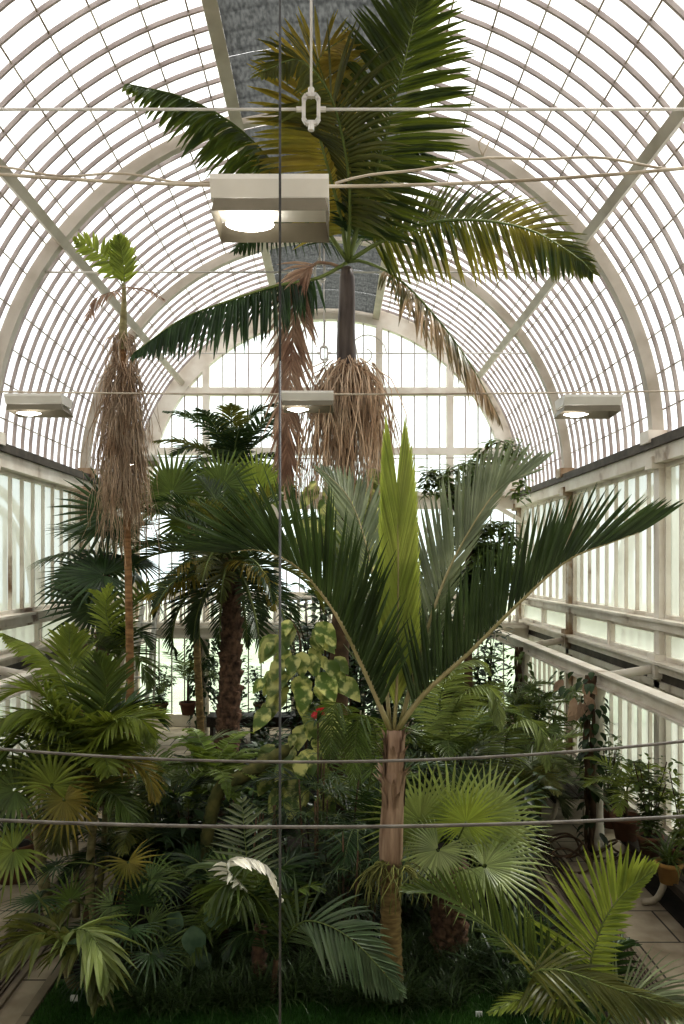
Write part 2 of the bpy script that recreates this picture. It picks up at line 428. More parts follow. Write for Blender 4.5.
def strands_into(mb, top, n, length, spread, r=0.004, rnd=None, wig=0.04, fall=1.0, out=0.25, k=3, segs=7):
    "hanging flower strands"
    rnd = rnd or R
    for q in range(n):
        a = rnd.uniform(0, 2*PI); ro = spread*math.sqrt(rnd.random())
        p = V(top) + V((math.cos(a)*ro*.4, math.sin(a)*ro*.4, rnd.uniform(-.1, .08)*length))
        d = V((math.cos(a)*out, math.sin(a)*out, 0.25*rnd.uniform(-.5, 1)))
        l = length*rnd.uniform(.45, 1.0); pts = [p.copy()]
        for i in range(segs):
            d = (d*0.62 + V((rnd.uniform(-wig, wig)*3, rnd.uniform(-wig, wig)*3, -fall*0.45)))
            p = p + d.normalized()*(l/segs); pts.append(p.copy())
        mb.tube(pts, [r*(1-.5*i/segs) for i in range(segs+1)], k, cap=False)

def leaf_into(mb, p, d, nrm, L, W, bend=0.3, heart=False):
    d = V(d).normalized(); nrm = V(nrm); nrm = nrm - d*nrm.dot(d)
    nrm = nrm.normalized() if nrm.length > 1e-4 else d.orthogonal().normalized()
    w = d.cross(nrm); q = V(p)
    rows = ((0, .02), (.12, .62 if heart else .38), (.32, 1.0 if heart else .85), (.55, .9 if heart else 1.0), (.8, .5), (1, .02))
    vs = []
    for s, ww in rows:
        c = q + d*(L*s) - nrm*(bend*L*s*s)
        hw = W*ww/2
        vs += [c - w*hw + nrm*(hw*.25), c, c + w*hw + nrm*(hw*.25)]
    fs = []
    for i in range(len(rows)-1):
        b = 3*i; fs += [(b, b+1, b+4, b+3), (b+1, b+2, b+5, b+4)]
    mb.add(vs, fs)

def blade_into(mb, p, az, el, L, W, bend, segs=5, rnd=None):
    pts = arc_pts(p, az, el, bend, L, segs); sd = V((-math.sin(az), math.cos(az), 0)); vs = []
    for i, q in enumerate(pts):
        u = i/segs; hw = W/2*(0.55 + 0.9*u - 1.42*u*u)
        vs += [q - sd*hw, q + sd*hw]
    mb.add(vs, [(2*i, 2*i+1, 2*i+3, 2*i+2) for i in range(segs)])

# ================================================================== the building
AX, RAD, SPR = -0.18, 5.0, 5.9            # vault axis, radius, springing height
XL, XR = AX - RAD, AX + RAD
YB, YF = 20.7, -2.0
ARCHES = [2.7, 7.2, 11.7, 16.2]
def vx(a, r): return AX + r*math.cos(a)
def vz(a, r): return SPR + r*math.sin(a)

def arc_sweep(mb, y0, y1, r0, r1, a0=0.0, a1=PI, n=64):
    vs = []; fs = []
    for i in range(n+1):
        a = a0 + (a1-a0)*i/n
        for r, y in ((r0, y0), (r1, y0), (r1, y1), (r0, y1)): vs.append((vx(a, r), y, vz(a, r)))
    for i in range(n):
        for j in range(4): fs.append((4*i+j, 4*i+(j+1)%4, 4*i+4+(j+1)%4, 4*i+4+j))
    fs += [(3,2,1,0), (4*n, 4*n+1, 4*n+2, 4*n+3)]
    mb.add(vs, fs)

# ---- vault: one curved glass skin with its bars
mb = MB(); n = 72; vs = []
for i in range(n+1):
    a = PI*i/n
    for y in (YF, YB): vs.append((vx(a, RAD+0.03), y, vz(a, RAD+0.03)))
mb.add(vs, [(2*i, 2*i+1, 2*i+3, 2*i+2) for i in range(n)])
ceiling = struct(mb, 'ceiling', 'roof_glass', smooth=True)
mb = MB(); k = 0; y = YF
while y < YB - .1:
    if min(abs(y-a) for a in ARCHES) > .12: arc_sweep(mb, y-.0155, y+.0155, RAD-.032, RAD+.02, n=56)
    y += 0.346
mb.build('glazing_bars', 'bar', ceiling, False)
mb = MB()
for i in range(1, 30):
    a = PI*i/30
    mb.obox((vx(a, RAD-.0), YF, vz(a, RAD)), (vx(a, RAD), YB, vz(a, RAD)), .019, .019, V((math.cos(a), 0, math.sin(a))))
mb.build('pane_laps', 'lap', ceiling, False)
# shade netting under the ridge, one panel between each two arches
ys = [YF] + ARCHES + [YB]
for y0, y1 in zip(ys, ys[1:]):
    mb = MB(); vs = []
    y0 += .16 if y0 > YF else 0; y1 -= .16
    seg = max(1, int(round((y1-y0)/1.4)))
    for s in range(seg):
        a, b = y0 + (y1-y0)*s/seg + .003, y0 + (y1-y0)*(s+1)/seg - .003
        vs = []
        for i in range(9):
            an = PI/2 + (i-4)/4*0.243
            vs += [(vx(an, RAD-.16), a, vz(an, RAD-.16)), (vx(an, RAD-.16), b, vz(an, RAD-.16))]
        mb.add(vs, [(2*i, 2*i+1, 2*i+3, 2*i+2) for i in range(8)])
    mb.build('shade_panel', 'shade', ceiling, True)
T = [0]
def trim(mb, mat, smooth=False):
    T[0] += 1
    return struct(mb, 'trim_%d' % T[0], mat, None, smooth)
for sg in (-1, 1):
    an = PI/2 - sg*0.262
    mb = MB(); mb.obox((vx(an, RAD-.18), YF, vz(an, RAD-.18)), (vx(an, RAD-.18), YB, vz(an, RAD-.18)), .17, .16, V((math.cos(an), 0, math.sin(an)))); trim(mb, 'arch')
    an = PI/2 - sg*math.radians(52)
    mb = MB(); mb.obox((vx(an, RAD-.2), YF, vz(an, RAD-.2)), (vx(an, RAD-.2), YB, vz(an, RAD-.2)), .13, .14, V((math.cos(an), 0, math.sin(an)))); trim(mb, 'arch')
for y in ARCHES:
    mb = MB(); arc_sweep(mb, y-.05, y+.05, RAD-.18, RAD-.02, n=80); arc_sweep(mb, y-.068, y+.068, RAD-.20, RAD-.11, n=80)
    trim(mb, 'arch')

# ---- long walls
WN = [0]
def glazed(side, y0, y1, z0, z1, step, glass='wall_glass', fr=.06):
    "a framed window of the long wall between two posts"
    x = XL if side < 0 else XR
    WN[0] += 1
    mb = MB()
    mb.add([(x+side*.03, y0, z0), (x+side*.03, y1, z0), (x+side*.03, y1, z1), (x+side*.03, y0, z1)], [(0,1,2,3)])
    w = struct(mb, 'window_%d' % WN[0], glass)
    mb = MB(); f = fr
    xa, xb = x-.045, x+.045
    for (ya, yb, za, zb) in ((y0, y0+f, z0, z1), (y1-f, y1, z0, z1), (y0+f, y1-f, z0, z0+f), (y0+f, y1-f, z1-f, z1)): mb.box((xa, ya, za), (xb, yb, zb))
    mb.build('window_frame', 'white', w, False)
    n = int(round((y1-y0)/step))
    if n > 1:
        mb = MB()
        for i in range(1, n):
            yy = y0 + (y1-y0)*i/n; mb.box((x-.03, yy-.014, z0+f), (x+.028, yy+.014, z1-f))
        mb.build('glazing_bars', 'white', w, False)

for side, nm in ((-1, 'wall_left'), (1, 'wall_right')):
    x = XL if side < 0 else XR; ins = -side
    mb = MB()
    for (z0, z1, d) in ((0.0, .34, .16), (2.36, 2.46, .12), (2.60, 2.72, .15), (3.20, 3.33, .15), (5.62, 5.92, .20)):
        mb.box((x-d, YF, z0), (x+d, YB+.1, z1))
    for (z0, z1, d) in ((2.72, 2.76, .24), (3.33, 3.37, .22)):
        mb.box((min(x, x+ins*d), YF, z0), (max(x, x+ins*d), YB, z1))
    wall = struct(mb, nm, 'white')
    mb = MB(); mb.box((x-.09, YF, 2.46), (x+.09, YB, 2.60)); mb.build('dark_gap', 'gutter', wall, False)
    mb = MB()
    mb.box((min(x+ins*.2, x+ins*.26), YF, 5.84), (max(x+ins*.2, x+ins*.26), YB-.1, 5.97)); mb.build('gutter', 'gutter', wall, False)
    for i, y in enumerate([2.7, 7.2, 11.7, 16.2, YB-.06]):
        mb = MB()
        mb.box((x-.12, y-.10, 0), (x+.12, y+.10, 6.05))
        mb.box((min(x, x+ins*.24), y-.13, 5.55), (max(x, x+ins*.24), y+.13, 5.72)); mb.box((min(x, x+ins*.3), y-.16, 5.92), (max(x, x+ins*.3), y+.16, 6.1))
        mb.box((min(x, x+ins*.2), y-.14, 2.5), (max(x, x+ins*.2), y+.14, 2.85))
        trim(mb, 'white' if y < 13 else 'rust')
    for y0, y1 in zip([YF, 2.7, 7.2, 11.7, 16.2], [2.7, 7.2, 11.7, 16.2, YB-.06]):
        y0 += .1; y1 -= .1
        glazed(side, y0, y1, 3.37, 5.62, .5)
        ym = (y0+y1)/2
        glazed(side, y0, ym-.03, 2.76, 3.2, 9); glazed(side, ym+.03, y1, 2.76, 3.2, 9)
        glazed(side, y0, y1, .34, 2.36, .42)
# ---- wing arches standing outside each long wall, glazed like the vault
for sg in (-1, 1):
    mb = MB(); xx = AX + sg*7.0; yc, zc = 16.4, 2.7
    for rr, wd in ((3.15, .12), (2.75, .10)):
        pts = [V((xx, yc + rr*math.cos(PI*i/32), zc + rr*math.sin(PI*i/32))) for i in range(33)]
        for a, b in zip(pts, pts[1:]): mb.obox(a, b, .14, wd, V((1,0,0)).cross((b-a)))
    for i in range(-5, 6):
        y = yc + i*.5; hh = math.sqrt(max(0, 2.75**2 - (i*.5)**2)); mb.box((xx-.04, y-.03, 0), (xx+.04, y+.03, zc+hh))
    for k in range(1, 4): mb.box((xx-.03, yc-2.7, .2+zc*k/3), (xx+.03, yc+2.7, .28+zc*k/3))
    struct(mb, 'wing_roof', 'white')

# ---- end wall
XC = AX
mb = MB()
arc_sweep(mb, YB-.1, YB+.1, RAD-.42, RAD+.05, n=80)
for xm in (-3.15, -1.32, 1.32, 3.15):
    top = SPR + math.sqrt((RAD-.3)**2 - xm*xm)
    mb.box((XC+xm-.085, YB-.105, .001), (XC+xm+.085, YB+.105, top-.12))
mb.box((XC-4.0, YB-.09, 8.53), (XC+4.0, YB+.09, 8.73)); mb.box((XC-4.7, YB-.09, 7.0), (XC+4.7, YB+.09, 7.18))
mb.box((XL, YB-.12, 5.60), (XR, YB+.12, 6.0)); mb.box((XL, YB-.3, 5.92), (XR, YB-.12, 6.02))
mb.box((XL, YB-.1, 3.3), (XR, YB+.1, 3.45)); mb.box((XL, YB-.1, 2.35), (XR, YB+.1, 2.72)); mb.box((XL, YB-.1, 0), (XR, YB+.1, .3))
for sg in (-1, 1): mb.obox((XC+sg*5.0, YB-.5, 5.2), (XC+sg*3.7, YB-.5, 5.95), .1, .1)
wall_back = struct(mb, 'wall_back', 'white')
mb = MB()
x = XL + .3
while x < XR:
    if min(abs(x-XC-q) for q in (-3.15, -1.32, 1.32, 3.15)) > .12:
        dx = abs(x-XC); top = SPR + math.sqrt(max(0, (RAD-.4)**2 - dx*dx))
        mb.box((x-.014, YB-.03, .3), (x+.014, YB+.02, max(5.6, top)))
    x += .33
mb.build('glazing_bars', 'bar', wall_back, False)
mb = MB(); vs = [(XL, YB+.04, .3), (XR, YB+.04, .3)] + [(vx(PI*i/48, RAD), YB+.04, vz(PI*i/48, RAD)) for i in range(49)]
mb.add(vs, [tuple(range(len(vs)))])
mb.build('wall_glass', 'door_glass', wall_back, False)
# scroll brackets under the end arch
for sg in (-1, 1):
    mb = MB()
    pts = [V((XC + sg*(.95 + .55*math.cos(t)*(1 - t/9)), YB-.16, 9.6 + .55*math.sin(t)*(1 - t/9))) for t in [i*.35 for i in range(22)]]
    mb.tube(pts, .016, 5); mb.tube([V((XC+sg*1.3, YB-.16, 8.75)), V((XC+sg*.8, YB-.16, 9.3)), V((XC+sg*.62, YB-.16, 10.2))], .018, 5)
    mb.build('scroll_bracket', 'arch', wall_back, True)
# the glazed double door under the end balcony
mb = MB(); mb.box((XC-.95, YB-.14, 0), (XC-.85, YB-.08, 2.35)); mb.box((XC+.85, YB-.14, 0), (XC+.95, YB-.08, 2.35)); mb.box((XC-.85, YB-.14, 2.25), (XC+.85, YB-.08, 2.35)); mb.box((XC-.05, YB-.14, 0), (XC+.05, YB-.08, 2.25)); mb.box((XC-.85, YB-.14, 0), (XC+.85, YB-.08, .55)); mb.box((XC-.85, YB-.14, 1.15), (XC+.85, YB-.08, 1.22))
door = struct(mb, 'door_1', 'white')
# balcony across the end
mb = MB(); mb.box((XL+.12, 19.4, 2.52), (XR-.12, YB-.12, 2.62)); mb.box((XL+.12, 19.3, 2.62), (XR-.12, YB-.12, 2.70)); mb.box((XL+.12, 19.45, 2.36), (XR-.12, 19.6, 2.52))
for x in (XC-3.05, XC+3.05):
    mb.lathe((x, 19.6, 0), [(.13, 0), (.13, .3), (.075, .36), (.065, 2.1), (.12, 2.2), (.12, 2.36)], 12)
balc = struct(mb, 'gallery_floor', 'white')
mb = MB(); mb.box((XL+.12, 19.36, 3.30), (XR-.12, 19.48, 3.38)); mb.box((XL+.12, 19.38, 2.70), (XR-.12, 19.46, 2.76))
x = XL + .3
while x < XR - .2:
    mb.lathe((x, 19.42, 2.76), [(.03, 0), (.045, .12), (.022, .27), (.045, .42), (.03, .54)], 8); x += .19
mb.build('balustrade', 'white', balc, True)

# ---- inner beams on columns along both paths
for sg, xb in ((-1, -4.35), (1, 3.85)):
    mb = MB()
    mb.box((xb-.10, YF, 2.59), (xb+.10, 19.35, 2.62)); mb.box((xb-.10, YF, 2.40), (xb+.10, 19.35, 2.43)); mb.box((xb-.02, YF, 2.43), (xb+.02, 19.35, 2.59))
    trim(mb, 'white')
    for y in (7.2, 11.7, 16.2):
        mb = MB()
        mb.lathe((xb, y, 0), [(.13, 0), (.13, .12), (.09, .16), (.072, .5), (.064, 1.85), (.09, 1.88), (.09, 1.94), (.066, 1.97), (.07, 2.15), (.11, 2.3), (.11, 2.40)], 14)
        xw = XL if sg < 0 else XR
        mb.obox((xb, y, 2.5), (xw, y, 2.66), .07, .12)
        pts = [V((xw - sg*.1, y, 1.75)), V((xw - sg*.18, y, 2.2)), V((xb + sg*.35, y, 2.45))]
        mb.tube(spline(pts, 8), .022, 6)
        struct(mb, 'column', 'white', smooth=True)

# ---- ground
mb = MB(); mb.box((XL-.2, YF-.3, -.12), (XR+.2, YB+.1, 0)); struct(mb, 'floor', 'slabs')
# unseen near end: wall made solid to block light, door to viewer's gallery
mb = MB(); vs = [(XR+.1, YF-.02, 0), (XL-.1, YF-.02, 0)] + [(vx(PI-PI*i/48, RAD+.05), YF-.02, vz(PI-PI*i/48, RAD+.05)) for i in range(49)]
mb.add(vs, [tuple(range(len(vs)))]); struct(mb, 'wall_front', 'white')
mb = MB(); mb.box((XL+.12, YF, 2.52), (XR-.12, 1.1, 2.68)); struct(mb, 'gallery_floor', 'white')
mb = MB(); mb.box((XC-.9, YF-.01, 2.68), (XC+.9, YF+.05, 4.9)); struct(mb, 'door_2', 'arch')
mb = MB(); mb.add([(-60,-30,-.14), (60,-30,-.14), (60,90,-.14), (-60,90,-.14)], [(0,1,2,3)]); struct(mb, 'ground', 'outside_grass')
mb = MB(); mb.add([(-14, 21.5, -.10), (14, 21.5, -.10), (14, 60, -.10), (-14, 60, -.10)], [(0,1,2,3)]); struct(mb, 'lawn', 'outside_lawn')
# planting bed, mounded a little
BX0, BX1, BY0, BY1 = -2.75, 2.62, 5.6, 18.6
mb = MB(); nx, ny = 26, 60; vs = []; fs = []
for j in range(ny+1):
    for i in range(nx+1):
        u, w = i/nx, j/ny
        e = min(1, min(u, 1-u)*8, min(w, 1-w)*14)
        vs.append((BX0+(BX1-BX0)*u, BY0+(BY1-BY0)*w, .02 + e*(.03 + (.05 if w > .2 else 0)*R.random())))
for j in range(ny):
    for i in range(nx): a = j*(nx+1)+i; fs.append((a, a+1, a+nx+2, a+nx+1))
mb.add(vs, fs); struct(mb, 'garden_bed', 'soil', smooth=True)
for x in (BX0-.09, BX1):
    mb = MB(); y = BY0
    while y < BY1:
        l = R.uniform(.7, 1.0); mb.box((x, y, 0), (x+.09, min(BY1, y+l-.012), .075)); y += l
    trim(mb, 'kerb')
mb = MB(); mb.box((3.98, 5.0, .004), (4.72, 11.45, .03)); struct(mb, 'garden_bed', 'soil')  # dark soil strip that also paints in the shade under the bench
# lawn at the front of the bed: turf with blades
mb = MB()
mb.add([(BX0+.02, BY0+.05, .062), (2.45, BY0+.05, .062), (2.45, 7.55, .062), (BX0+.02, 7.9, .062)], [(0,1,2,3)])
for q in range(42000):
    x = R.uniform(BX0+.03, 2.42); y = R.uniform(5.66, 7.85)
    h = R.uniform(.03, .07); a = R.uniform(0, PI); dx, dy = math.cos(a)*.006, math.sin(a)*.006; l = R.uniform(-.02, .02)
    mb.add([(x-dx, y-dy, .06), (x+dx, y+dy, .06), (x+l, y+l*.5, .06+h)], [(0,1,2)])
lawn = mb.build('lawn_grass', 'grass'); tag(lawn, 'short bright green lawn grass at the front of the planting bed', 'grass', kind='stuff')
# slatted floor gratings
def grating(x0, x1, y0, y1, label):
    g = thing('floor_grating', label, 'floor grating', ((x0+x1)/2, y0, 0))
    mb = MB(); mb.box((x0, y0, .002), (x0+.05, y1, .035)); mb.box((x1-.05, y0, .002), (x1, y1, .035)); mb.build('side_rail', 'kerb', g, False)
    mb = MB(); x = x0 + .065
    while x < x1 - .07:
        mb.box((x, y0, .004), (x+.022, y1, .026)); x += .042
    y = y0
    while y < y1: mb.box((x0+.05, y, .002), (x1-.05, y+.02, .014)); y += .6
    mb.build('slats', 'grate', g, False)
grating(2.78, 3.24, 5.0, 13.6, 'brown slatted floor grating along the right path')
grating(-3.68, -3.12, 5.0, 13.0, 'brown slatted floor grating along the left path')
# ================================================================== rods, lamps, wires
def wallx(z):
    "half width of the hall at height z"
    return RAD - .03 if z <= SPR else math.sqrt(max(0, (RAD-.03)**2 - (z-SPR)**2))
for y, lab in ((7.55, 'white iron tie rod with a ring coupling high across the vault, the nearest one'),
               (11.75, 'white iron tie rod across the middle of the vault behind the big palm crown'),
               (16.25, 'white iron tie rod in front of the arched end window')):
    z = 8.45; hw = wallx(z)
    t = thing('tie_rod', lab, 'tie rod', (AX, y, z))
    xc = AX - .045
    mb = MB(); mb.tube([(AX-hw, y, z), (xc-.09, y, z)], .014, 6); mb.tube([(xc+.09, y, z), (AX+hw, y, z)], .014, 6); mb.build('rod', 'cable', t)
    mb = MB()
    for sg in (-1, 1):
        mb.obox((xc-.05, y, z+sg*.13), (xc+.05, y, z+sg*.13), .05, .035); mb.obox((xc+sg*.07, y, z-.09), (xc+sg*.07, y, z+.09), .05, .035, V((1,0,0))); mb.obox((xc-.045, y, z+sg*.13), (xc-.075, y, z+sg*.085), .05, .035); mb.obox((xc+.045, y, z+sg*.13), (xc+.075, y, z+sg*.085), .05, .035)
        mb.tube([(xc, y, z+sg*.13), (xc, y, z+sg*.20)], .03, 8); mb.tube([(xc+sg*.07, y, z), (xc+sg*.14, y, z)], .026, 8)
    mb.build('ring_coupling', 'cable', t, False)
    mb = MB(); mb.tube([(xc, y, z+.1), (xc, y, SPR+RAD-.2)], .014, 6); mb.build('hanger_rod', 'cable', t)

def sag(mb, x0, x1, y, z0, sagz, r, n=24, z1=None):
    z1 = z0 if z1 is None else z1
    pts = [(x0 + (x1-x0)*i/n, y, z0 + (z1-z0)*i/n - sagz*4*(i/n)*(1-i/n)) for i in range(n+1)]
    mb.tube(pts, r, 6)
for y, zz, lab in ((5.2, 7.06, 'tan cable with a twisted second strand that carries the nearest grow lamp'),
                   (9.7, 6.27, 'tan cable that carries the middle row of three grow lamps'),
                   (18.2, 6.62, 'thin tan cable that carries the far row of grow lamps')):
    hw = wallx(zz) - .07; mb = MB()
    sag(mb, AX-hw, AX+hw, y, zz, .45 if y < 6 else .05, .011 if y < 12 else .010)
    if y < 6:
        pts = [V((.0 + 2.2*i/20, y+.02, 6.64 + .17*math.sin(PI*min(1, i/20*.8)) + .012*math.sin(i*.9))) for i in range(21)]; mb.tube(pts, .009, 5)
        pts = [V((-2.4 + 1.65*i/16, y+.02, 6.74 - .09*i/16 + .02*math.sin(i*.8))) for i in range(17)]; mb.tube(pts, .008, 5)
        mb.tube(spline([(.96, y, 6.81), (.93, y-.02, 6.88), (.98, y-.02, 6.94)], 6), .006, 5); mb.tube(spline([(.96, y, 6.81), (1.0, y-.02, 6.89)], 4), .006, 5)
    o = mb.build('lamp_cable', 'rope'); tag(o, lab, 'cable')

def lamp(px, py, d, wpx, label, tilt=0.0, dark=True):
    x = gx(px, d); zt = H - (py-CY)*d/F; L = wpx*d/F
    t = thing('grow_lamp', label, 'lamp', (x, d, zt), 'grow lamps hung on cables across the hall')
    h = L*.17; dp = L*.62
    mb = MB()
    pr = [(-dp/2, 0), (dp/2, 0), (dp/2, -h*.25), (dp/2-.05, -h), (-dp/2+.05, -h), (-dp/2, -h*.25)]
    vs = [];
    for xx in (x-L/2, x+L/2): vs += [(xx, d+a, zt+b) for a, b in pr]
    k = len(pr); mb.add(vs, [tuple(range(k-1, -1, -1)), tuple(range(k, 2*k))] + [(i, (i+1) % k, k+(i+1) % k, k+i) for i in range(k)])
    mb.build('housing', 'lampwhite', t, False)
    # flared open reflector box below
    mb = MB(); z0 = zt-h-.004; z1 = zt-h*1.75; a0, b0, a1, b1 = L*.47, dp*.40, L*.5, dp*.62
    vs = [(x-a0, d-b0, z0), (x+a0, d-b0, z0), (x+a0, d+b0, z0), (x-a0, d+b0, z0), (x-a1, d-b0*.9, z1+.02), (x+a1, d-b0*.9, z1+.02), (x+a1, d+b1, z1), (x-a1, d+b1, z1)]
    mb.add(vs, [(0,1,5,4), (1,2,6,5), (2,3,7,6), (3,0,4,7)]); mb.build('reflector', 'reflector', t, False)
    mb = MB(); c = V((x-L*.20, d+dp*.08, z0-.06)); vs = [c + V((L*.215*math.cos(2*PI*i/20), dp*.26*math.sin(2*PI*i/20), -.012)) for i in range(20)]
    vs += [c + V((L*.10*math.cos(2*PI*i/20), dp*.12*math.sin(2*PI*i/20), -.035)) for i in range(20)]
    mb.add(vs, [(i, (i+1) % 20, 20+(i+1) % 20, 20+i) for i in range(20)] + [tuple(range(20, 40))]); mb.build('bulb', 'bulb', t)
    mb = MB()
    for sg in (-.8, .8): mb.tube([(x+sg*L/2, d, zt-.01), (x+sg*L/2, d, zt+.035)], .008, 5)
    mb.build('hook', 'cable', t)
    return t
lamp(272, 191, 5.2, 114, 'largest nearest grow lamp, a white box shining a bright oval before the palm crown')
lamp(39, 397, 9.7, 56, 'small white grow lamp hanging at the left edge of the vault')
lamp(308, 394, 9.7, 51, 'small white grow lamp hanging in front of the brown dangling palm frond')
lamp(588, 398, 9.7, 57, 'small white grow lamp hanging at the right side of the vault')
lamp(142, 456, 18.2, 31, 'tiny far grow lamp behind the thin palm with beige strands')
lamp(499, 452, 18.2, 35, 'tiny far grow lamp in front of the leafy tree at the right')

# wires in front of the viewer
for py, sg_, y, lab in ((762, .62, 4.4, 'upper of two steel wires sagging across the planting bed'), (827, .32, 4.4, 'lower of two steel wires stretched across the planting bed')):
    z = H - (py-CY)*y/F + 0.0
    mb = MB(); n = 30; x0, x1 = XL+.1, XR-.1
    sag(mb, x0, x1, y, z+sg_, sg_, .0085 if py < 800 else .010, 40)
    o = mb.build('steel_wire', 'steel'); tag(o, lab, 'wire')
mb = MB(); xx = gx(280, 4.9); mb.tube([(xx, 4.9, 0.0), (xx, 4.9, 5.4)], .009, 6); mb.tube([(xx, 4.9, 5.4), (xx, 4.9, vz(math.acos((xx-AX)/RAD), RAD-.18))], .0085, 6)
o = mb.build('hanging_wire', ['dark_wire', 'steel']); tag(o, 'vertical dark wire hanging from the roof ridge down to the ground', 'wire')

# ---- white step ladder leaning far left behind the thin palm
t = thing('step_ladder', 'white step ladder standing behind the thin palm at the left', 'ladder', (gx(138, 15.5), 15.5, 0))
A, B = pt(152, 606, 15.5), pt(128, 700, 14.6); A2 = pt(160, 606, 15.9)
tops = [pt(143, 606, 15.6), pt(156, 606, 15.6)]
feet = [V((gx(112, 14.6), 14.6, 0)), V((gx(138, 14.6), 14.6, 0))]; back = [V((gx(128, 16.6), 16.6, 0)), V((gx(152, 16.6), 16.6, 0))]
for q in range(2):
    mb = MB(); mb.obox(feet[q], tops[q], .06, .08); mb.build('rail', 'lampwhite', t, False)
    mb = MB(); mb.obox(back[q], tops[q], .045, .05); mb.build('rear_leg', 'lampwhite', t, False)
for k in range(1, 10):
    mb = MB(); u = k/10; mb.obox(feet[0].lerp(tops[0], u), feet[1].lerp(tops[1], u), .09, .03); mb.build('step', 'lampwhite', t, False)

# ---- low plant benches with cast iron legs along the right path
def bench(x0, x1, y0, y1, z, label):
    g = thing('plant_bench', label, 'bench', ((x0+x1)/2, y0, 0))
    mb = MB(); x = x0
    while x < x1 - .02: mb.box((x, y0, z-.03), (min(x1, x+.11), y1, z)); x += .125
    mb.build('slatted_top', 'wood', g, False)
    mb = MB(); mb.box((x0-.03, y0-.02, z-.09), (x0, y1+.02, z+.02)); mb.box((x0-.05, y0-.02, z+.0), (x0-.02, y1+.02, z+.025)); mb.build('front_rail', 'wood', g, False)
    k = max(2, int(round((y1-y0)/1.5))+1)
    for i in range(k):
        y = y0 + .12 + (y1-y0-.24)*i/(k-1)
        mb = MB()
        p = spline([(x0+.20, y, z-.04), (x0+.05, y, z-.10), (x0+.02, y, z*.5), (x0-.05, y, z*.2), (x0-.13, y, .05), (x0-.24, y, .045)], 12)
        mb.tube(p, [.045, .046, .047, .046, .044, .042, .041, .040, .040, .040, .040, .042, .035], 7)
        mb.tube([(x1-.12, y, 0), (x1-.12, y, z-.03)], .025, 7); mb.obox((x0+.1, y, z-.07), (x1-.1, y, z-.07), .04, .05)
        mb.build('leg', 'iron', g)
bench(3.98, 4.62, 7.0, 11.2, .42, 'dark slatted plant bench with cream iron legs nearer along the right wall')
bench(3.45, 4.05, 12.5, 15.9, .52, 'dark slatted plant bench with cream iron legs beyond the white column')
# ================================================================== the two tall palms and the big young palm
# --- big young palm in the foreground
d0 = 7.6
base = V((gx(395, 7.42), 7.42, .06))
t = thing('young_palm', 'big young palm with a lime green upright spear leaf in front of the bed', 'palm', base)
mb = MB(); tp = [base, pt(394, 1000, d0), pt(391, 930, d0), pt(391, 862, d0)]
trunk_into(mb, tp, .10, .098, ring=.05, step=.045, k=16, flare=.03); mb.build('trunk', 'ringed', t)
mb = MB(); pts = spline([pt(391, 866, d0), pt(391, 840, d0), pt(393, 800, d0), pt(394, 765, d0), pt(394, 730, d0)], 14)
mb.tube(pts, [.104, .112, .116, .114, .112, .110, .107, .104, .102, .098, .092, .086, .080, .074, .068], 16)
for q in range(48):      # torn leaf sheaths
    a = R.uniform(0, 2*PI); u = R.uniform(.55, 1.0); p = pts[int(u*14)]; o = V((math.cos(a), math.sin(a), 0)); w_ = V((-o.y, o.x, 0))
    r = .128 - .050*u; h = R.uniform(.14, .34); ww = R.uniform(.03, .055)
    mb.add([p+o*r-w_*ww-V((0,0,h*.6)), p+o*r+w_*ww-V((0,0,h*.6)), p+o*(r+.018)+w_*ww*.7+V((0,0,h*.2)), p+o*(r+.02)-w_*ww*.6+V((0,0,h*.3)), p+o*(r+R.uniform(.04,.13))+V((0,0,h*.5+.04))], [(0,1,2,3), (3,2,4)])
mb.build('crownshaft', 'shaft', t)
kw = dict(split=True, rib='rachis')
# spear leaf
lf = put_frond(t, [pt(394, 732, 7.6), pt(397, 680, 7.6), pt(398, 600, 7.55), pt(398, 545, 7.5), pt(397, 494, 7.45)], 'lime', n=80, L=1.0, W=.036, a0=20, a1=7, v=8, droop=-.02, r=.022, bare=.10, up=(0, -1, .1), jit=.025,
          prof=lambda u: .62 + .33*u if u < .75 else .86 - .5*(u-.75), label='lime green unopened spear leaf standing upright', split=True, rib='rachis')
# right
put_frond(t, [pt(396, 732, 7.6), pt(425, 693, 7.5), pt(470, 652, 7.4), pt(520, 602, 7.3), pt(568, 560, 7.2), pt(610, 543, 7.1), pt(640, 532, 7.05)], 'hero', n=62, L=.90, W=.034, a0=52, a1=16, v=72, droop=.04, r=.030, bare=.10, up=(-.28, .18, 1), jit=.07,
          prof=lambda u: .55 + .5*math.sin(PI*min(1, u*.8+.15)) - .12*u, **kw)
# left
put_frond(t, [pt(391, 732, 7.6), pt(363, 668, 7.5), pt(333, 610, 7.35), pt(296, 566, 7.2), pt(257, 550, 7.05), pt(226, 553, 6.95)], 'hero', n=64, L=1.0, W=.037, a0=50, a1=24, v=58, droop=.08, r=.030, bare=.10, up=(.35, -.15, 1), jit=.10,
          prof=lambda u: .55 + .5*math.sin(PI*min(1, u*.8+.15)) - .05*u, **kw)
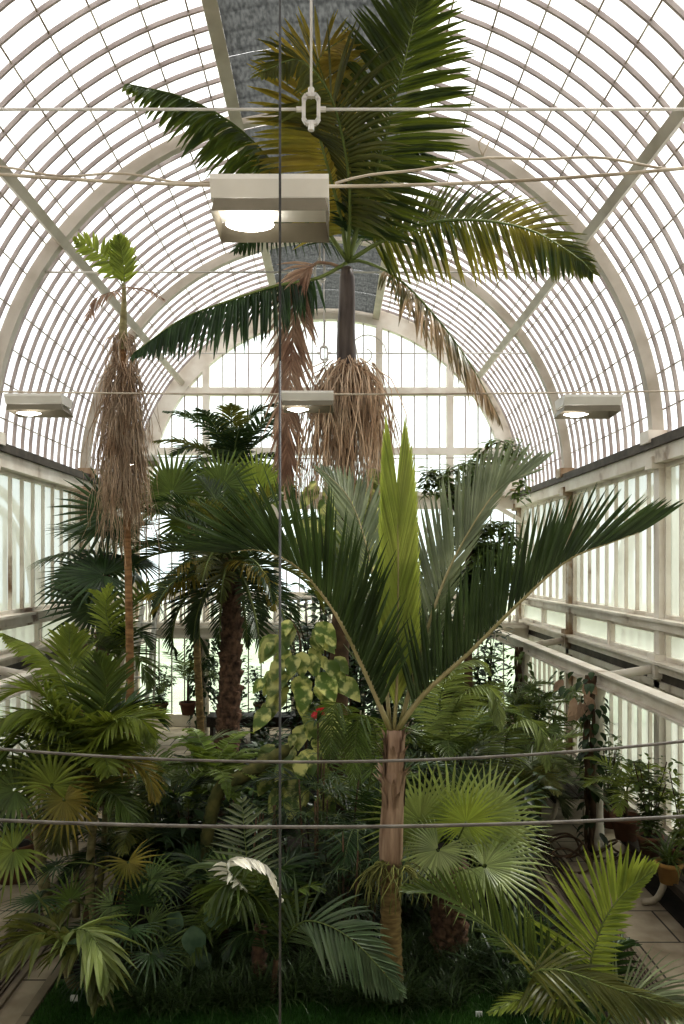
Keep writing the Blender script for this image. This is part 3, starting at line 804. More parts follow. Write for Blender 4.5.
# back right and back left, grey green undersides
put_frond(t, [pt(400, 726, 7.65), pt(424, 640, 7.8), pt(447, 574, 8.0), pt(476, 520, 8.2), pt(500, 488, 8.35), pt(526, 474, 8.5)], 'silver', n=56, L=.95, W=.042, a0=40, a1=12, v=20, droop=-.02, r=.026, bare=.08, up=(-.6, -.9, .5), jit=.06, lside=(.55, 1.1),
          prof=lambda u: .75 + .35*math.sin(PI*min(1, u*.9+.1)) - .2*u, **kw)
put_frond(t, [pt(390, 726, 7.7), pt(382, 640, 8.0), pt(370, 560, 8.4), pt(350, 500, 8.9), pt(322, 470, 9.3)], 'silver', n=46, L=.85, W=.042, a0=44, a1=16, v=14, droop=.0, r=.022, bare=.08, up=(.4, -.9, .4), jit=.07, **kw)
mb = MB()
for c, nn in ((pt(372, 862, 7.5), 26), (pt(414, 866, 7.5), 24), (pt(392, 868, 7.42), 16)):
    for q in range(nn):
        a = R.uniform(0, 2*PI); sx = c.x - base.x
        d = V((sx*4 + R.uniform(-.6, .6), R.uniform(-1, .3), R.uniform(-.1, .9))); p = V((base.x + sx*.4, d0-.08, c.z-.02)); pp = [p.copy()]
        l = R.uniform(.25, .55)
        for i in range(7): d = d*.8 + V((R.uniform(-.35, .35), R.uniform(-.35, .35), -.30)); p = p + d.normalized()*(l/7); pp.append(p.copy())
        mb.tube(pp, [.008*(1-.06*i) for i in range(8)], 4)
mb.build('flower_stalks', 'greenstrand', t)

# --- tall palm under the ridge
d0 = 10.5
base = V((gx(341, d0), d0, .08))
t = thing('tall_palm', 'tallest palm in the middle, its crown of fronds reaching the roof ridge', 'palm', base)
C = pt(347, 285, d0)
mb = MB(); trunk_into(mb, [base, pt(338, 700, d0), pt(344, 560, d0), pt(347, 430, d0), pt(347, 368, d0)], .15, .10, ring=.03, step=.12, k=14, flare=.08); mb.build('trunk', 'brownstem', t)
mb = MB(); pts = spline([pt(347, 372, d0), pt(346, 340, d0), pt(347, 300, d0), pt(347, 268, d0)], 10)
mb.tube(pts, [.125, .130, .128, .122, .116, .112, .110, .108, .105, .10, .07], 16); mb.build('crownshaft', 'purple', t)
mb = MB()
for c in (pt(335, 372, 10.45), pt(362, 374, 10.4), pt(350, 370, 10.3), pt(345, 378, 10.7)):
    strands_into(mb, c, 130, 1.95, .40, .0085, wig=.07, out=.65)
mb.build('seed_strands', 'strand', t, label if False else None)
B0 = pt(348, 262, d0)
U = dict(rib='rachis_g', split=True)
put_frond(t, [B0, pt(362, 215, 10.1), pt(378, 165, 9.7), pt(396, 95, 9.2), pt(412, 30, 8.8), pt(422, -25, 8.5)], 'canopy', n=70, L=.95, W=.055, a0=78, a1=40, v=-6, droop=.22, r=.035, bare=.12, up=(0, -1, .35), jit=.07, **U)
put_frond(t, [B0, pt(340, 215, 10.1), pt(327, 165, 9.7), pt(314, 110, 9.35), pt(318, 60, 9.1), pt(345, 38, 8.9)], 'yellow', n=60, L=.90, W=.06, a0=76, a1=36, v=-8, droop=.30, r=.032, bare=.14, up=(.2, -1, .3), jit=.08, label='old yellowing frond', **U)
put_frond(t, [B0, pt(350, 200, 9.9), pt(345, 150, 9.4), pt(330, 95, 8.9), pt(300, 60, 8.5), pt(262, 72, 8.2)], 'olive', n=60, L=.80, W=.052, a0=74, a1=36, v=-10, droop=.5, r=.03, bare=.15, up=(-.3, -1, .5), jit=.08, **U)
put_frond(t, [B0, pt(325, 228, 10.2), pt(285, 178, 9.8), pt(238, 128, 9.4), pt(185, 98, 9.1), pt(128, 84, 8.8)], 'canopy', n=64, L=.66, W=.05, a0=66, a1=34, v=-45, droop=1.0, r=.028, bare=.2, jit=.1, **U)
put_frond(t, [B0, pt(375, 245, 10.3), pt(415, 226, 10.1), pt(470, 220, 9.9), pt(530, 230, 9.7), pt(578, 258, 9.5), pt(592, 272, 9.45)], 'canopy_y', n=74, L=.86, W=.052, a0=82, a1=34, v=-6, droop=.34, r=.032, bare=.12, up=(0, -1, .35), jit=.08, lside=(1.0, .8), **U)
put_frond(t, [B0, pt(365, 262, 10.4), pt(400, 280, 10.2), pt(440, 322, 10.0), pt(474, 370, 9.85), pt(500, 420, 9.75)], 'halfdead', n=64, L=.70, W=.036, a0=58, a1=24, v=-20, droop=.6, r=.022, bare=.18, jit=.2, label='half dead frond, brown towards its drooping tip', **U)
put_frond(t, [B0, pt(318, 278, 10.4), pt(275, 286, 10.2), pt(225, 302, 10.0), pt(180, 320, 9.9), pt(135, 352, 9.8)], 'dark', n=74, L=.70, W=.046, a0=76, a1=34, v=-30, droop=.75, r=.028, bare=.16, up=(0, -.6, 1), jit=.1, **U)
put_frond(t, [pt(343, 268, d0), pt(318, 262, 10.4), pt(299, 285, 10.3), pt(292, 350, 10.3), pt(288, 420, 10.3), pt(287, 495, 10.3)], 'dead', n=95, L=.58, W=.036, a0=34, a1=22, v=10, droop=.5, r=.022, bare=.12, up=(0, -1, 0), jit=.3, label='dead brown frond hanging straight down', rib='dead', split=True)
put_frond(t, [B0, pt(330, 240, 10.8), pt(300, 225, 11.3), pt(265, 230, 11.9), pt(235, 250, 12.4)], 'dark', n=46, L=.65, W=.042, v=-10, droop=.5, r=.025, jit=.12, **U)
put_frond(t, [B0, pt(365, 235, 10.9), pt(395, 215, 11.5), pt(430, 215, 12.1), pt(462, 235, 12.6)], 'dark', n=46, L=.65, W=.042, v=-10, droop=.5, r=.025, jit=.12, **U)
put_frond(t, [B0, pt(345, 225, 11.0), pt(338, 190, 11.8), pt(325, 175, 12.6), pt(312, 190, 13.3)], 'mid', n=46, L=.65, W=.042, v=-10, droop=.5, r=.025, jit=.12, **U)
put_frond(t, [B0, pt(358, 218, 10.3), pt(372, 180, 10.2), pt(402, 150, 10.0), pt(432, 155, 9.8)], 'dark', n=46, L=.62, W=.042, v=-10, droop=.45, r=.025, jit=.12, **U)

# --- thin palm at the left
d0 = 10.8
base = V((gx(128, d0), d0, .06))
t = thing('thin_palm', 'tall thin palm at the left with a beige skirt of dry hanging strands', 'palm', base)
mb = MB(); trunk_into(mb, [base, pt(130, 700, d0), pt(128, 560, d0), pt(124, 430, d0), pt(123, 335, d0)], .062, .040, ring=.05, step=.09, k=10); mb.build('trunk', 'orange_stem', t)
mb = MB(); mb.tube([pt(123, 350, d0), pt(123, 330, d0), pt(124, 300, d0), pt(124, 285, d0)], [.06, .055, .034, .024], 10); mb.build('crownshaft', 'paletrunk', t)
B0 = pt(124, 288, d0)
put_frond(t, [B0, pt(118, 275, 10.7), pt(105, 258, 10.6), pt(88, 246, 10.5), pt(74, 240, 10.4)], 'bright', n=15, L=.23, W=.055, a0=78, a1=35, v=5, droop=.1, r=.010, bare=.25, up=(.1, -1, .2))
put_frond(t, [B0, pt(124, 270, 10.7), pt(121, 250, 10.6), pt(119, 236, 10.5)], 'bright', n=20, L=.24, W=.05, a0=52, a1=24, v=5, droop=.05, r=.010, bare=.1, up=(.3, -1, .1))
put_frond(t, [B0, pt(116, 268, 11.0), pt(108, 256, 11.2), pt(102, 262, 11.4)], 'bright', n=12, L=.2, W=.05, a0=70, a1=24, v=5, droop=.2, r=.010, bare=.2, up=(0, -1, .3))
put_frond(t, [B0, pt(112, 292, 10.6), pt(94, 300, 10.5), pt(86, 320, 10.4)], 'dead', n=14, L=.26, W=.03, v=-10, droop=.9, r=.008, jit=.3, rib='dead', label='withered brown frond')
put_frond(t, [B0, pt(136, 288, 10.6), pt(150, 290, 10.5), pt(164, 299, 10.4)], 'dead', n=14, L=.2, W=.025, v=0, droop=.5, r=.008, jit=.3, rib='dead', label='withered brown frond')
mb = MB()
for py, nn, ll, ss in ((338, 90, .9, .30), (370, 170, 1.2, .40), (400, 190, 1.4, .42), (435, 190, 1.4, .40), (470, 130, 1.3, .32)):
    strands_into(mb, pt(123, py, d0), nn, ll, ss, .0062, wig=.085, out=.5)
mb.build('seed_strands', 'strand', t)

# ================================================================== palm makers
def feather_palm(name, label, base, h, nf, flen, mat, cat='palm', group=None, r=.05, L=.5, W=.035, n=30, el=(20, 75), bend=(70, 110), az=None, seed=1, tm='brownstem', stems=1, droop=.55, v=22, stubs=0, rib='rachis_g', ring=.03, a0=66):
    rr = random.Random(seed); base = V(base)
    t = thing(name, label, cat, base, group)
    for s in range(stems):
        a = rr.uniform(0, 2*PI); off = V((math.cos(a), math.sin(a), 0))*(0 if stems == 1 else rr.uniform(.08, .28))
        hh = h*(1 if s == 0 else rr.uniform(.55, .95)); b = base + off
        top = b + V((off.x*.8 + rr.uniform(-.06, .06)*h, off.y*.8 + rr.uniform(-.06, .06)*h, hh))
        mb = MB(); trunk_into(mb, [b, b.lerp(top, .5) + V((rr.uniform(-.03, .03), 0, 0)), top], r, r*.75, ring=ring, step=.07, k=10, stubs=stubs, rnd=rr, flare=.02)
        mb.build('trunk' if stems == 1 else 'stem', tm, t)
        k = max(3, int(round(nf/stems)))
        for i in range(k):
            u = (i + .5)/k
            aa = (az[0] + (az[1]-az[0])*rr.random()) if az else i*2.399 + rr.uniform(-.3, .3) + s
            e = el[1] + (el[0]-el[1])*u + rr.uniform(-6, 6); bd = bend[0] + (bend[1]-bend[0])*rr.random()
            fl = flen*rr.uniform(.8, 1.1)
            mm = mat if isinstance(mat, str) else mat[int(rr.random()*len(mat))]
            put_frond(t, arc_pts(top - V((0,0,.03)), aa, e, bd, fl), mm, rib=rib, n=n, L=L, W=W, v=v, droop=droop, r=r*.22 + .004, rnd=rr, a0=a0)
    return t

def fan_palm(name, label, base, top, nf, Rr, mat, cat='palm', group=None, r=.11, pet=.9, tm='fibre', seed=1, nseg=26, el=(-20, 70), stubs=60, az=None, join=.5, droop=.25, r1=None, mid=None, span=290):
    rr = random.Random(seed); base, top = V(base), V(top)
    t = thing(name, label, cat, base, group)
    mb = MB(); trunk_into(mb, [base] + ([V(mid)] if mid else [base.lerp(top, .5)]) + [top], r, r1 or r*.9, ring=.02, step=.08, k=12, stubs=stubs, rnd=rr)
    mb.build('trunk', tm, t)
    for i in range(nf):
        u = (i + .5)/nf
        aa = (az[0] + (az[1]-az[0])*rr.random()) if az else i*2.399 + rr.uniform(-.25, .25)
        e = el[1] + (el[0]-el[1])*u + rr.uniform(-8, 8)
        mm = mat if isinstance(mat, str) else mat[int(rr.random()*len(mat))]
        put_fan(t, arc_pts(top - V((0,0,.05)), aa, e, 45, pet*rr.uniform(.8, 1.15)), Rr*rr.uniform(.85, 1.1), mm, nseg=nseg, rnd=rr, join=join, droop=droop*rr.uniform(.7, 1.5), span=span)
    return t

# ================================================================== palms of the middle distance
def gp(px, d, z=.06): return V((gx(px, d), d, z))
# feather palm high at the back left, against the end window
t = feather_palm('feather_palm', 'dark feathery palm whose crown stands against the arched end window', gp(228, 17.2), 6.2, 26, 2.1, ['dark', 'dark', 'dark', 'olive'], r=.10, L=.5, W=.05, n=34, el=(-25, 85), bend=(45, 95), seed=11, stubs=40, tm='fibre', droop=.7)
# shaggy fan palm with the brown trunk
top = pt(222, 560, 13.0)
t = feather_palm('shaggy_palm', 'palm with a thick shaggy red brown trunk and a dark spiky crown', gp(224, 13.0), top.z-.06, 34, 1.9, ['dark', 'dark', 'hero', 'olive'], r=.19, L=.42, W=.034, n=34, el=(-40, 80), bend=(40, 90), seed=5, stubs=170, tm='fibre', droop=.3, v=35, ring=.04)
for c in ([pt(222, 565, 13), pt(200, 572, 12.6), pt(165, 588, 12.2), pt(135, 596, 12.0)], [pt(222, 565, 13), pt(240, 560, 12.4), pt(266, 575, 12.0), pt(275, 610, 11.8)], [pt(222, 562, 13), pt(195, 560, 12.5), pt(168, 575, 12.2), pt(150, 615, 12.0)]):
    put_frond(t, c, 'yellow', n=36, L=.38, W=.03, v=-10, droop=.8, r=.014, label='yellowing drooping frond')
# fan palm behind the thin palm
t = fan_palm('fan_palm', 'large fan palm with round dark leaves left of the shaggy trunk', gp(100, 13.6), pt(104, 555, 13.6), 9, .85, ['dark', 'hero'], r=.12, pet=.7, seed=3, el=(-20, 75), stubs=60)
for c, rr_, mt, nr in (([pt(104, 555, 13.6), pt(108, 530, 13.2), pt(112, 512, 12.8)], .95, 'dark', (.3, -1, .25)), ([pt(104, 555, 13.6), pt(98, 560, 13.0), pt(104, 575, 12.5)], 1.0, 'dark', (.1, -.6, .8)), ([pt(104, 560, 13.6), pt(102, 585, 13.0), pt(96, 606, 12.6)], .9, 'hero', (.5, -.7, .5))):
    put_fan(t, c, rr_, mt, nrm=nr, axis=(-.9, -.3, .05), nseg=30, join=.42, droop=.15)
put_fan(t, [pt(104, 555, 13.6), pt(98, 510, 13.4), pt(92, 488, 13.2)], .45, 'dead', nrm=(0, -1, .4), axis=(-.4, -.3, -.8), nseg=20, join=.3, droop=.3, span=160, label='withered brown fan leaf')
# bright fan palm mid left
t = fan_palm('fan_palm', 'bright green fan palm with its round leaf lit from behind, left of the vertical wire', gp(203, 15.5), pt(190, 500, 15.5), 7, .75, ['mid', 'mid', 'dark'], r=.075, tm='ringed', pet=.5, seed=8, el=(-25, 60), stubs=50)
for c, rr_, mt, nr, ax_ in (([pt(182, 500, 15.5), pt(178, 488, 15.0), pt(172, 492, 14.6)], .85, 'mid', (0, -1, .15), (.1, -.1, 1)), ([pt(185, 500, 15.5), pt(210, 480, 15.0), pt(222, 486, 14.7)], .75, 'mid', (0, -1, .2), (.3, -.1, 1)), ([pt(188, 500, 15.5), pt(228, 485, 15.1), pt(258, 486, 15.0)], .75, 'bright', (0, -1, .1), (.2, 0, 1))):
    put_fan(t, c, rr_, mt, nrm=nr, axis=ax_, nseg=32, join=.5, droop=.05)
# bushy leafy tree at the right
def bush(name, label, base, h, wdt, dpt, n, lL, lW, mat, seed=1, cat='shrub', group=None, stemmat='brownstem', lo=.25, upward=.3, stems=7, heart=False, cont=None):
    rr = random.Random(seed); base = V(base)
    t = thing(name, label, cat, base, group)
    tips = []
    for s in range(stems):
        a = rr.uniform(0, 2*PI); ro = math.sqrt(rr.random())
        e = base + V((math.cos(a)*wdt*ro*.5, math.sin(a)*dpt*ro*.5, h*rr.uniform(.6, 1)))
        p = spline([base, base.lerp(e, .5) + V((rr.uniform(-.05, .05), rr.uniform(-.05, .05), h*.1)), e], 8)
        mb = MB(); mb.tube(p, [max(.004, .016*h**.5*(1-.1*i)) for i in range(9)], 5); mb.build('stem', stemmat, t); tips.append(p)
    mb = MB()
    for q in range(n):
        p = tips[q % stems]; u = lo + (1-lo)*rr.random(); c = p[min(8, int(u*8.99))]
        a = rr.uniform(0, 2*PI); off = V((math.cos(a)*wdt, math.sin(a)*dpt, 0))*(.30*rr.random()) + V((0, 0, rr.uniform(-.08, .10)*h))
        d = V((math.cos(a + rr.uniform(-.6, .6)), math.sin(a + rr.uniform(-.6, .6)), rr.uniform(-.5, .5) + upward))
        leaf_into(mb, c + off, d, V((rr.uniform(-.4, .4), rr.uniform(-.4, .4), 1)), lL*rr.uniform(.6, 1.15), lW*rr.uniform(.7, 1.1), rr.uniform(.1, .5), heart)
    mb.build('foliage', mat, t)
    return t
# a tree with arching leafy branches
t = thing('leafy_tree', 'leafy tree with arching twigs behind the right side of the young palm', 'tree', gp(470, 15.0))
base = gp(470, 15.0); mb = MB(); trunk_into(mb, [base, pt(468, 620, 15.0), pt(470, 540, 15.0)], .10, .06, step=.2, k=9); mb.build('trunk', 'brownstem', t)
rr = random.Random(4)
for c in ([(470, 545), (455, 495), (432, 472), (425, 492)], [(470, 545), (468, 490), (480, 455), (505, 441), (522, 455)], [(470, 540), (478, 480), (500, 458), (518, 470), (520, 495)], [(470, 545), (485, 530), (505, 528), (515, 548)], [(470, 550), (478, 560), (500, 560), (512, 580)], [(470, 545), (450, 540), (440, 560), (440, 590)], [(470, 545), (450, 500), (440, 480), (455, 470), (470, 468)], [(470, 560), (465, 580), (480, 590), (492, 605)], [(470, 545), (480, 545), (485, 560)], [(470, 530), (462, 500), (470, 480), (488, 470)], [(470, 560), (490, 545), (508, 560), (515, 575)], [(470, 570), (488, 575), (500, 590)], [(470, 570), (450, 580), (430, 600)], [(470, 580), (476, 600), (490, 615)]):
    dd = 15 + rr.uniform(-.7, .7); p = spline([pt(a, b, 15 + (dd-15)*i/len(c)) for i, (a, b) in enumerate(c)], 16)
    mb = MB(); mb.tube(p, [.028*(1-.05*i) for i in range(17)], 5); mb.cur = 1
    for i in range(3, 17):
        for q in range(16):
            a = rr.uniform(0, 2*PI); leaf_into(mb, p[i] + V((rr.uniform(-.1, .1), rr.uniform(-.12, .12), rr.uniform(-.1, .1))), (math.cos(a), math.sin(a), rr.uniform(-.6, .4)), (rr.uniform(-.5, .5), -.4, 1), rr.uniform(.15, .30), .075, .3)
    mb.build('branch', ['brownstem', 'mid' if rr.random() < .8 else 'dark'], t)
# variegated climber on the tall palm
def climber(label, pts, n, seed, size=.30, spread=.30):
    rr = random.Random(seed); p = spline(pts, 30)
    t = thing('variegated_climber', label, 'climber', p[0])
    mb = MB(); mb.tube(p, [.022 - .0004*i for i in range(31)], 6); mb.build('stem', 'brownstem', t)
    mb = MB()
    for q in range(n):
        c = p[min(30, int(rr.random()*31))]; a = rr.uniform(PI*1.0, PI*2.0) + rr.uniform(-.5, .5)
        o = V((math.cos(a), math.sin(a)*.8, rr.uniform(-.2, .3)))
        s = size*rr.uniform(.45, 1.3)
        leaf_into(mb, c + o*rr.uniform(.1, spread), o*.55 + V((0, -.1, -.65)), V((o.x*.4, -1, .45)), s, s*.66, .2, True)
    mb.build('foliage', 'pothos', t)
    return t
climber('yellow green variegated climber low on the tall palm trunk, beside the vertical wire', [pt(304, 800, 9.6), pt(306, 740, 9.7), pt(302, 690, 9.8), pt(300, 640, 9.9), pt(290, 618, 10)], 85, 3, .33, .46)
climber('yellow green variegated climber high on the tall palm trunk under its seed strands', [pt(340, 560, 10.25), pt(342, 530, 10.3), pt(345, 500, 10.3), pt(345, 478, 10.3)], 60, 5, .34, .46)
# ================================================================== the planting bed
# --- left: big bright areca whose fronds arch over the left beam
def areca(name, label, base, top, ctrls, mat, L=.5, W=.04, n=36, r=.045, seed=1, tm='paletrunk', droop=.4, v=22, extra=0, flen=1.6, el=(20, 75), stemtops=(), **kw):
    rr = random.Random(seed)
    t = thing(name, label, 'palm', base)
    for q, tp in enumerate([top] + list(stemtops)):
        b = V(base) + V((rr.uniform(-.12, .12), rr.uniform(-.12, .12), 0))*(1 if q else 0)
        mb = MB(); trunk_into(mb, [b, V(b).lerp(V(tp), .55) + V((.03, 0, 0)), tp], r, r*.7, ring=.04, step=.08, k=9); mb.build('stem', tm, t)
    for q, c in enumerate(ctrls):
        mm = mat if isinstance(mat, str) else mat[q % len(mat)]
        put_frond(t, [top] + list(c), mm, n=n, L=L, W=W, v=v, droop=droop, r=.014, rnd=rr, **kw)
    for i in range(extra):
        u = (i+.5)/extra
        put_frond(t, arc_pts(top, i*2.399 + .4, el[1] + (el[0]-el[1])*u, 80, flen*rr.uniform(.8, 1.1)), mat if isinstance(mat, str) else mat[i % len(mat)], n=n, L=L, W=W, v=v, droop=droop, r=.012, rnd=rr, **kw)
    return t
d = 9.4
areca('areca_palm', 'bright green feathery palm at the far left, its top frond arching over the left beam', gp(88, d), pt(88, 775, d),
      [[pt(86, 730, 9.4), pt(80, 690, 9.5), pt(70, 660, 9.6), pt(70, 628, 9.7)],
       [pt(88, 740, 9.2), pt(108, 722, 9.0), pt(135, 722, 8.8), pt(150, 745, 8.7)], [pt(78, 740, 9.1), pt(58, 720, 8.9), pt(30, 722, 8.7), pt(0, 755, 8.6)],
       [pt(92, 740, 9.3), pt(104, 705, 9.2), pt(106, 680, 9.1), pt(98, 655, 9.0)], [pt(70, 745, 9.0), pt(48, 700, 8.9), pt(24, 690, 8.8), pt(-10, 705, 8.7)],
       [pt(60, 760, 9.0), pt(40, 740, 8.8), pt(15, 745, 8.6), pt(-12, 790, 8.5)], [pt(95, 750, 9.5), pt(118, 715, 9.7), pt(140, 705, 9.8), pt(165, 725, 9.9)]],
      ['bright', 'bright', 'bright', 'mid', 'bright', 'mid', 'dark', 'mid'], L=.55, W=.056, n=32, seed=2, extra=5, flen=1.3, stemtops=[pt(70, 790, 9.3), pt(105, 800, 9.5)])
t = bpy.data.objects['areca_palm']
for c in ([pt(84, 775, 9.2), pt(78, 725, 9.1), pt(62, 680, 9.0), pt(38, 650, 8.9), pt(4, 634, 8.8)], [pt(80, 775, 9.1), pt(66, 735, 8.9), pt(42, 712, 8.7), pt(14, 712, 8.6), pt(-14, 735, 8.5)], [pt(92, 775, 9.1), pt(100, 738, 8.9), pt(120, 718, 8.7), pt(140, 720, 8.6), pt(152, 738, 8.5)]):
    put_frond(t, c, 'bright', n=38, L=.46, W=.046, a0=68, a1=28, v=-25, droop=.75, r=.015, bare=.12, jit=.06)
# second feathery palm behind it with fish tail tips, right of the thin palm
areca('areca_palm', 'slender feathery palm standing just beside the thin palm trunk', gp(112, 11.6), pt(118, 660, 11.6),
      [[pt(112, 620, 11.4), pt(104, 600, 11.2), pt(92, 590, 11.0)], [pt(122, 625, 11.4), pt(135, 600, 11.2), pt(150, 585, 11.0), pt(166, 588, 10.9)], [pt(114, 640, 11.3), pt(106, 612, 11.0), pt(110, 585, 10.9)],
       [pt(125, 640, 11.4), pt(138, 632, 11.2), pt(152, 648, 11.1)], [pt(108, 650, 11.4), pt(96, 640, 11.2), pt(85, 655, 11.1)], [pt(126, 650, 11.3), pt(140, 660, 11.1), pt(150, 690, 11.0)]],
      ['bright', 'mid', 'bright', 'dark', 'mid', 'mid'], L=.34, W=.045, n=20, seed=6)
# --- fan palms with pale trunks
def fans(t, specs, **kw):
    for c, rr_, mt, nr, ax_, lab in specs:
        put_fan(t, c, rr_, mt, nrm=nr, axis=ax_, label=lab, **kw)
b = gp(62, 8.7); tp = pt(38, 822, 8.9)
t = thing('pale_trunk_palm', 'fan leaved palm on a pale curved trunk at the left', 'palm', b)
mb = MB(); trunk_into(mb, [b, pt(48, 905, 8.8), pt(41, 860, 8.9), tp], .068, .060, ring=.05, step=.07, k=11); mb.build('trunk', 'paletrunk', t)
fans(t, [([tp, pt(45, 800, 8.7), pt(52, 785, 8.5)], .55, 'bright', (.1, -1, .5), (.1, -.2, 1), None), ([tp, pt(55, 805, 8.6), pt(64, 800, 8.4)], .45, 'yellow', (.5, -.8, .5), (.3, -.3, -.8), 'fan leaf with a yellowed drooping side'),
         ([tp, pt(28, 800, 8.7), pt(15, 790, 8.5)], .6, 'mid', (-.2, -.8, .6), (-1, -.3, .2), None), ([tp, pt(30, 830, 8.6), pt(14, 850, 8.3)], .55, 'bright', (-.1, -.7, .8), (-.9, -.3, -.4), None), ([tp, pt(40, 790, 9.1), pt(44, 772, 9.3)], .6, 'mid', (0, -1, .2), (0, .2, 1), None)], nseg=26, droop=.35, join=.4)
b = gp(92, 8.95); tp = pt(94, 815, 9.1)
t = thing('pale_trunk_palm', 'feathery palm with yellow tipped fronds on a straight pale trunk', 'palm', b)
mb = MB(); trunk_into(mb, [b, pt(90, 870, 9.0), tp], .055, .045, ring=.05, step=.07, k=11); mb.build('trunk', 'paletrunk', t)
for c, mt, lab in (([tp, pt(100, 775, 9.0), pt(120, 762, 8.9), pt(145, 770, 8.8), pt(156, 800, 8.7)], 'yellow', 'frond with a yellow drooping tip'), ([tp, pt(88, 780, 9.0), pt(70, 765, 8.9), pt(45, 775, 8.8), pt(25, 800, 8.7)], 'olive', None), ([tp, pt(98, 790, 8.9), pt(115, 795, 8.7), pt(135, 820, 8.5)], 'mid', None), ([tp, pt(95, 775, 9.3), pt(100, 745, 9.6), pt(112, 728, 9.8)], 'mid', None), ([tp, pt(85, 800, 8.9), pt(65, 820, 8.7), pt(55, 850, 8.5)], 'olive', None), ([tp, pt(104, 800, 9.1), pt(130, 800, 9.2), pt(150, 830, 9.2)], 'mid', None)):
    put_frond(t, c, mt, n=34, L=.42, W=.035, v=10, droop=.55, r=.013, label=lab)

# --- low fan palms in the shade of the left corner
def low_fan(label, px, d, ht, specs, seed, nf=4, mat='dark', Rr=.5):
    rr = random.Random(seed); b = gp(px, d); tp = b + V((rr.uniform(-.05, .05), 0, ht))
    t = thing('low_fan_palm', label, 'palm', b)
    mb = MB(); trunk_into(mb, [b, b.lerp(tp, .5), tp], .035, .03, ring=.03, step=.06, k=8); mb.build('stem', 'brownstem', t)
    for qx, qy, qd, r_, mt, ax_, nr in specs:
        put_fan(t, [tp, tp.lerp(pt(qx, qy, qd), .55) + V((0, 0, .06)), pt(qx, qy, qd)], r_, mt, nrm=nr, axis=ax_, nseg=20, join=.28, droop=.35, span=270, rnd=rr, pet=.007)
    for i in range(nf):
        put_fan(t, arc_pts(tp, i*2.4 + seed, 45 - i*10, 50, ht*.6 + .25), Rr*rr.uniform(.8, 1.1), mat, nseg=20, join=.28, droop=.3, span=270, rnd=rr, pet=.007)
low_fan('low fan palm with a yellow edged leaf right of the pale straight trunk', 124, 8.6, .75, [(128, 862, 8.3, .42, 'yellow', (.3, -.2, -.9), (.1, -1, .2)), (150, 880, 8.2, .42, 'mid', (.9, -.3, -.1), (0, -.8, .6)), (112, 905, 8.1, .34, 'mid', (-.6, -.4, -.4), (0, -.8, .6))], 1)
low_fan('low dark fan palm with spread fingers beside the oval leaved plant', 152, 8.2, .45, [(150, 925, 7.9, .42, 'mid', (.7, -.4, .3), (0, -.7, .8)), (160, 950, 7.8, .36, 'mid', (.8, -.5, -.2), (0, -.7, .8)), (142, 905, 8.0, .40, 'dark', (-.3, -.3, .9), (0, -1, .3))], 2)
low_fan('low fan palm nearest the lawn at the left', 135, 7.9, .3, [(145, 972, 7.75, .40, 'mid', (.5, -.4, -.5), (0, -.7, .7)), (122, 985, 7.75, .36, 'mid', (-.5, -.5, -.4), (0, -.7, .7)), (148, 950, 7.8, .36, 'dark', (.3, -.3, .9), (0, -1, .3))], 3)
low_fan('low fan palm half hidden behind the strappy plant by the grating', 88, 8.3, .55, [(70, 900, 8.0, .40, 'mid', (-.4, -.4, .6), (0, -.8, .6)), (95, 925, 8.0, .36, 'olive', (.3, -.5, -.4), (0, -.8, .5))], 4)
# strappy young palm by the left grating
b = gp(78, 7.75); tp = pt(64, 955, 7.7)
t = thing('strappy_palm', 'young palm with broad drooping pale green straps beside the left grating', 'palm', b)
mb = MB(); trunk_into(mb, [b, pt(72, 985, 7.7), tp], .05, .045, ring=.04, step=.05, k=9); mb.build('stem', 'paletrunk', t)
for c, nn in (([tp, pt(50, 935, 7.5), pt(25, 938, 7.3), pt(-5, 965, 7.1)], 12), ([tp, pt(66, 935, 7.5), pt(85, 930, 7.3), pt(100, 950, 7.1), pt(108, 985, 7.0)], 14), ([tp, pt(60, 932, 7.6), pt(50, 920, 7.7), pt(30, 918, 7.8)], 10), ([tp, pt(75, 945, 7.3), pt(92, 960, 7.1), pt(100, 1000, 6.95)], 12)):
    put_frond(t, c, 'palefan' if nn == 14 else 'olive', n=nn, L=.50, W=.075, a0=50, a1=15, v=10, droop=.75, r=.014, jit=.18)
mb = MB(); c = pt(74, 998, 7.45); mb.box((c.x-.035, c.y-.003, c.z-.03), (c.x+.035, c.y+.003, c.z+.03)); mb.obox((c.x, c.y+.004, c.z-.03), (c.x, c.y+.004, .06), .008, .008)
o = mb.build('plant_tag', 'tag', None, False, org=(c.x, c.y, .06)); tag(o, 'white plant tag under the strappy palm by the left grating', 'tag')
# oval leaved plant
b = gp(190, 8.0); t = thing('oval_leaf_plant', 'plant with big smooth oval blue green leaves in the shade left of centre', 'plant', b)
for (px, py, dd, L, W, nr, dx) in ((193, 925, 7.75, .34, .24, (.1, -1, .25), (.1, -.1, -1)), (208, 905, 7.9, .30, .22, (.3, -1, .3), (.5, -.1, -.8)), (180, 912, 7.95, .26, .20, (-.2, -1, .5), (-.3, -.1, -.7)), (200, 950, 7.75, .24, .17, (.2, -1, .4), (.3, -.1, -.8))):
    mb = MB(); p = pt(px, py, dd); mb.cur = 1; mb.tube(spline([b, b.lerp(p, .6) + V((0, .05, .05)), p], 8), .008, 5); mb.cur = 0; leaf_into(mb, p, dx, nr, L, W, .12, True); mb.build('leaf', ['bluegreen', 'rachis_g'], t)

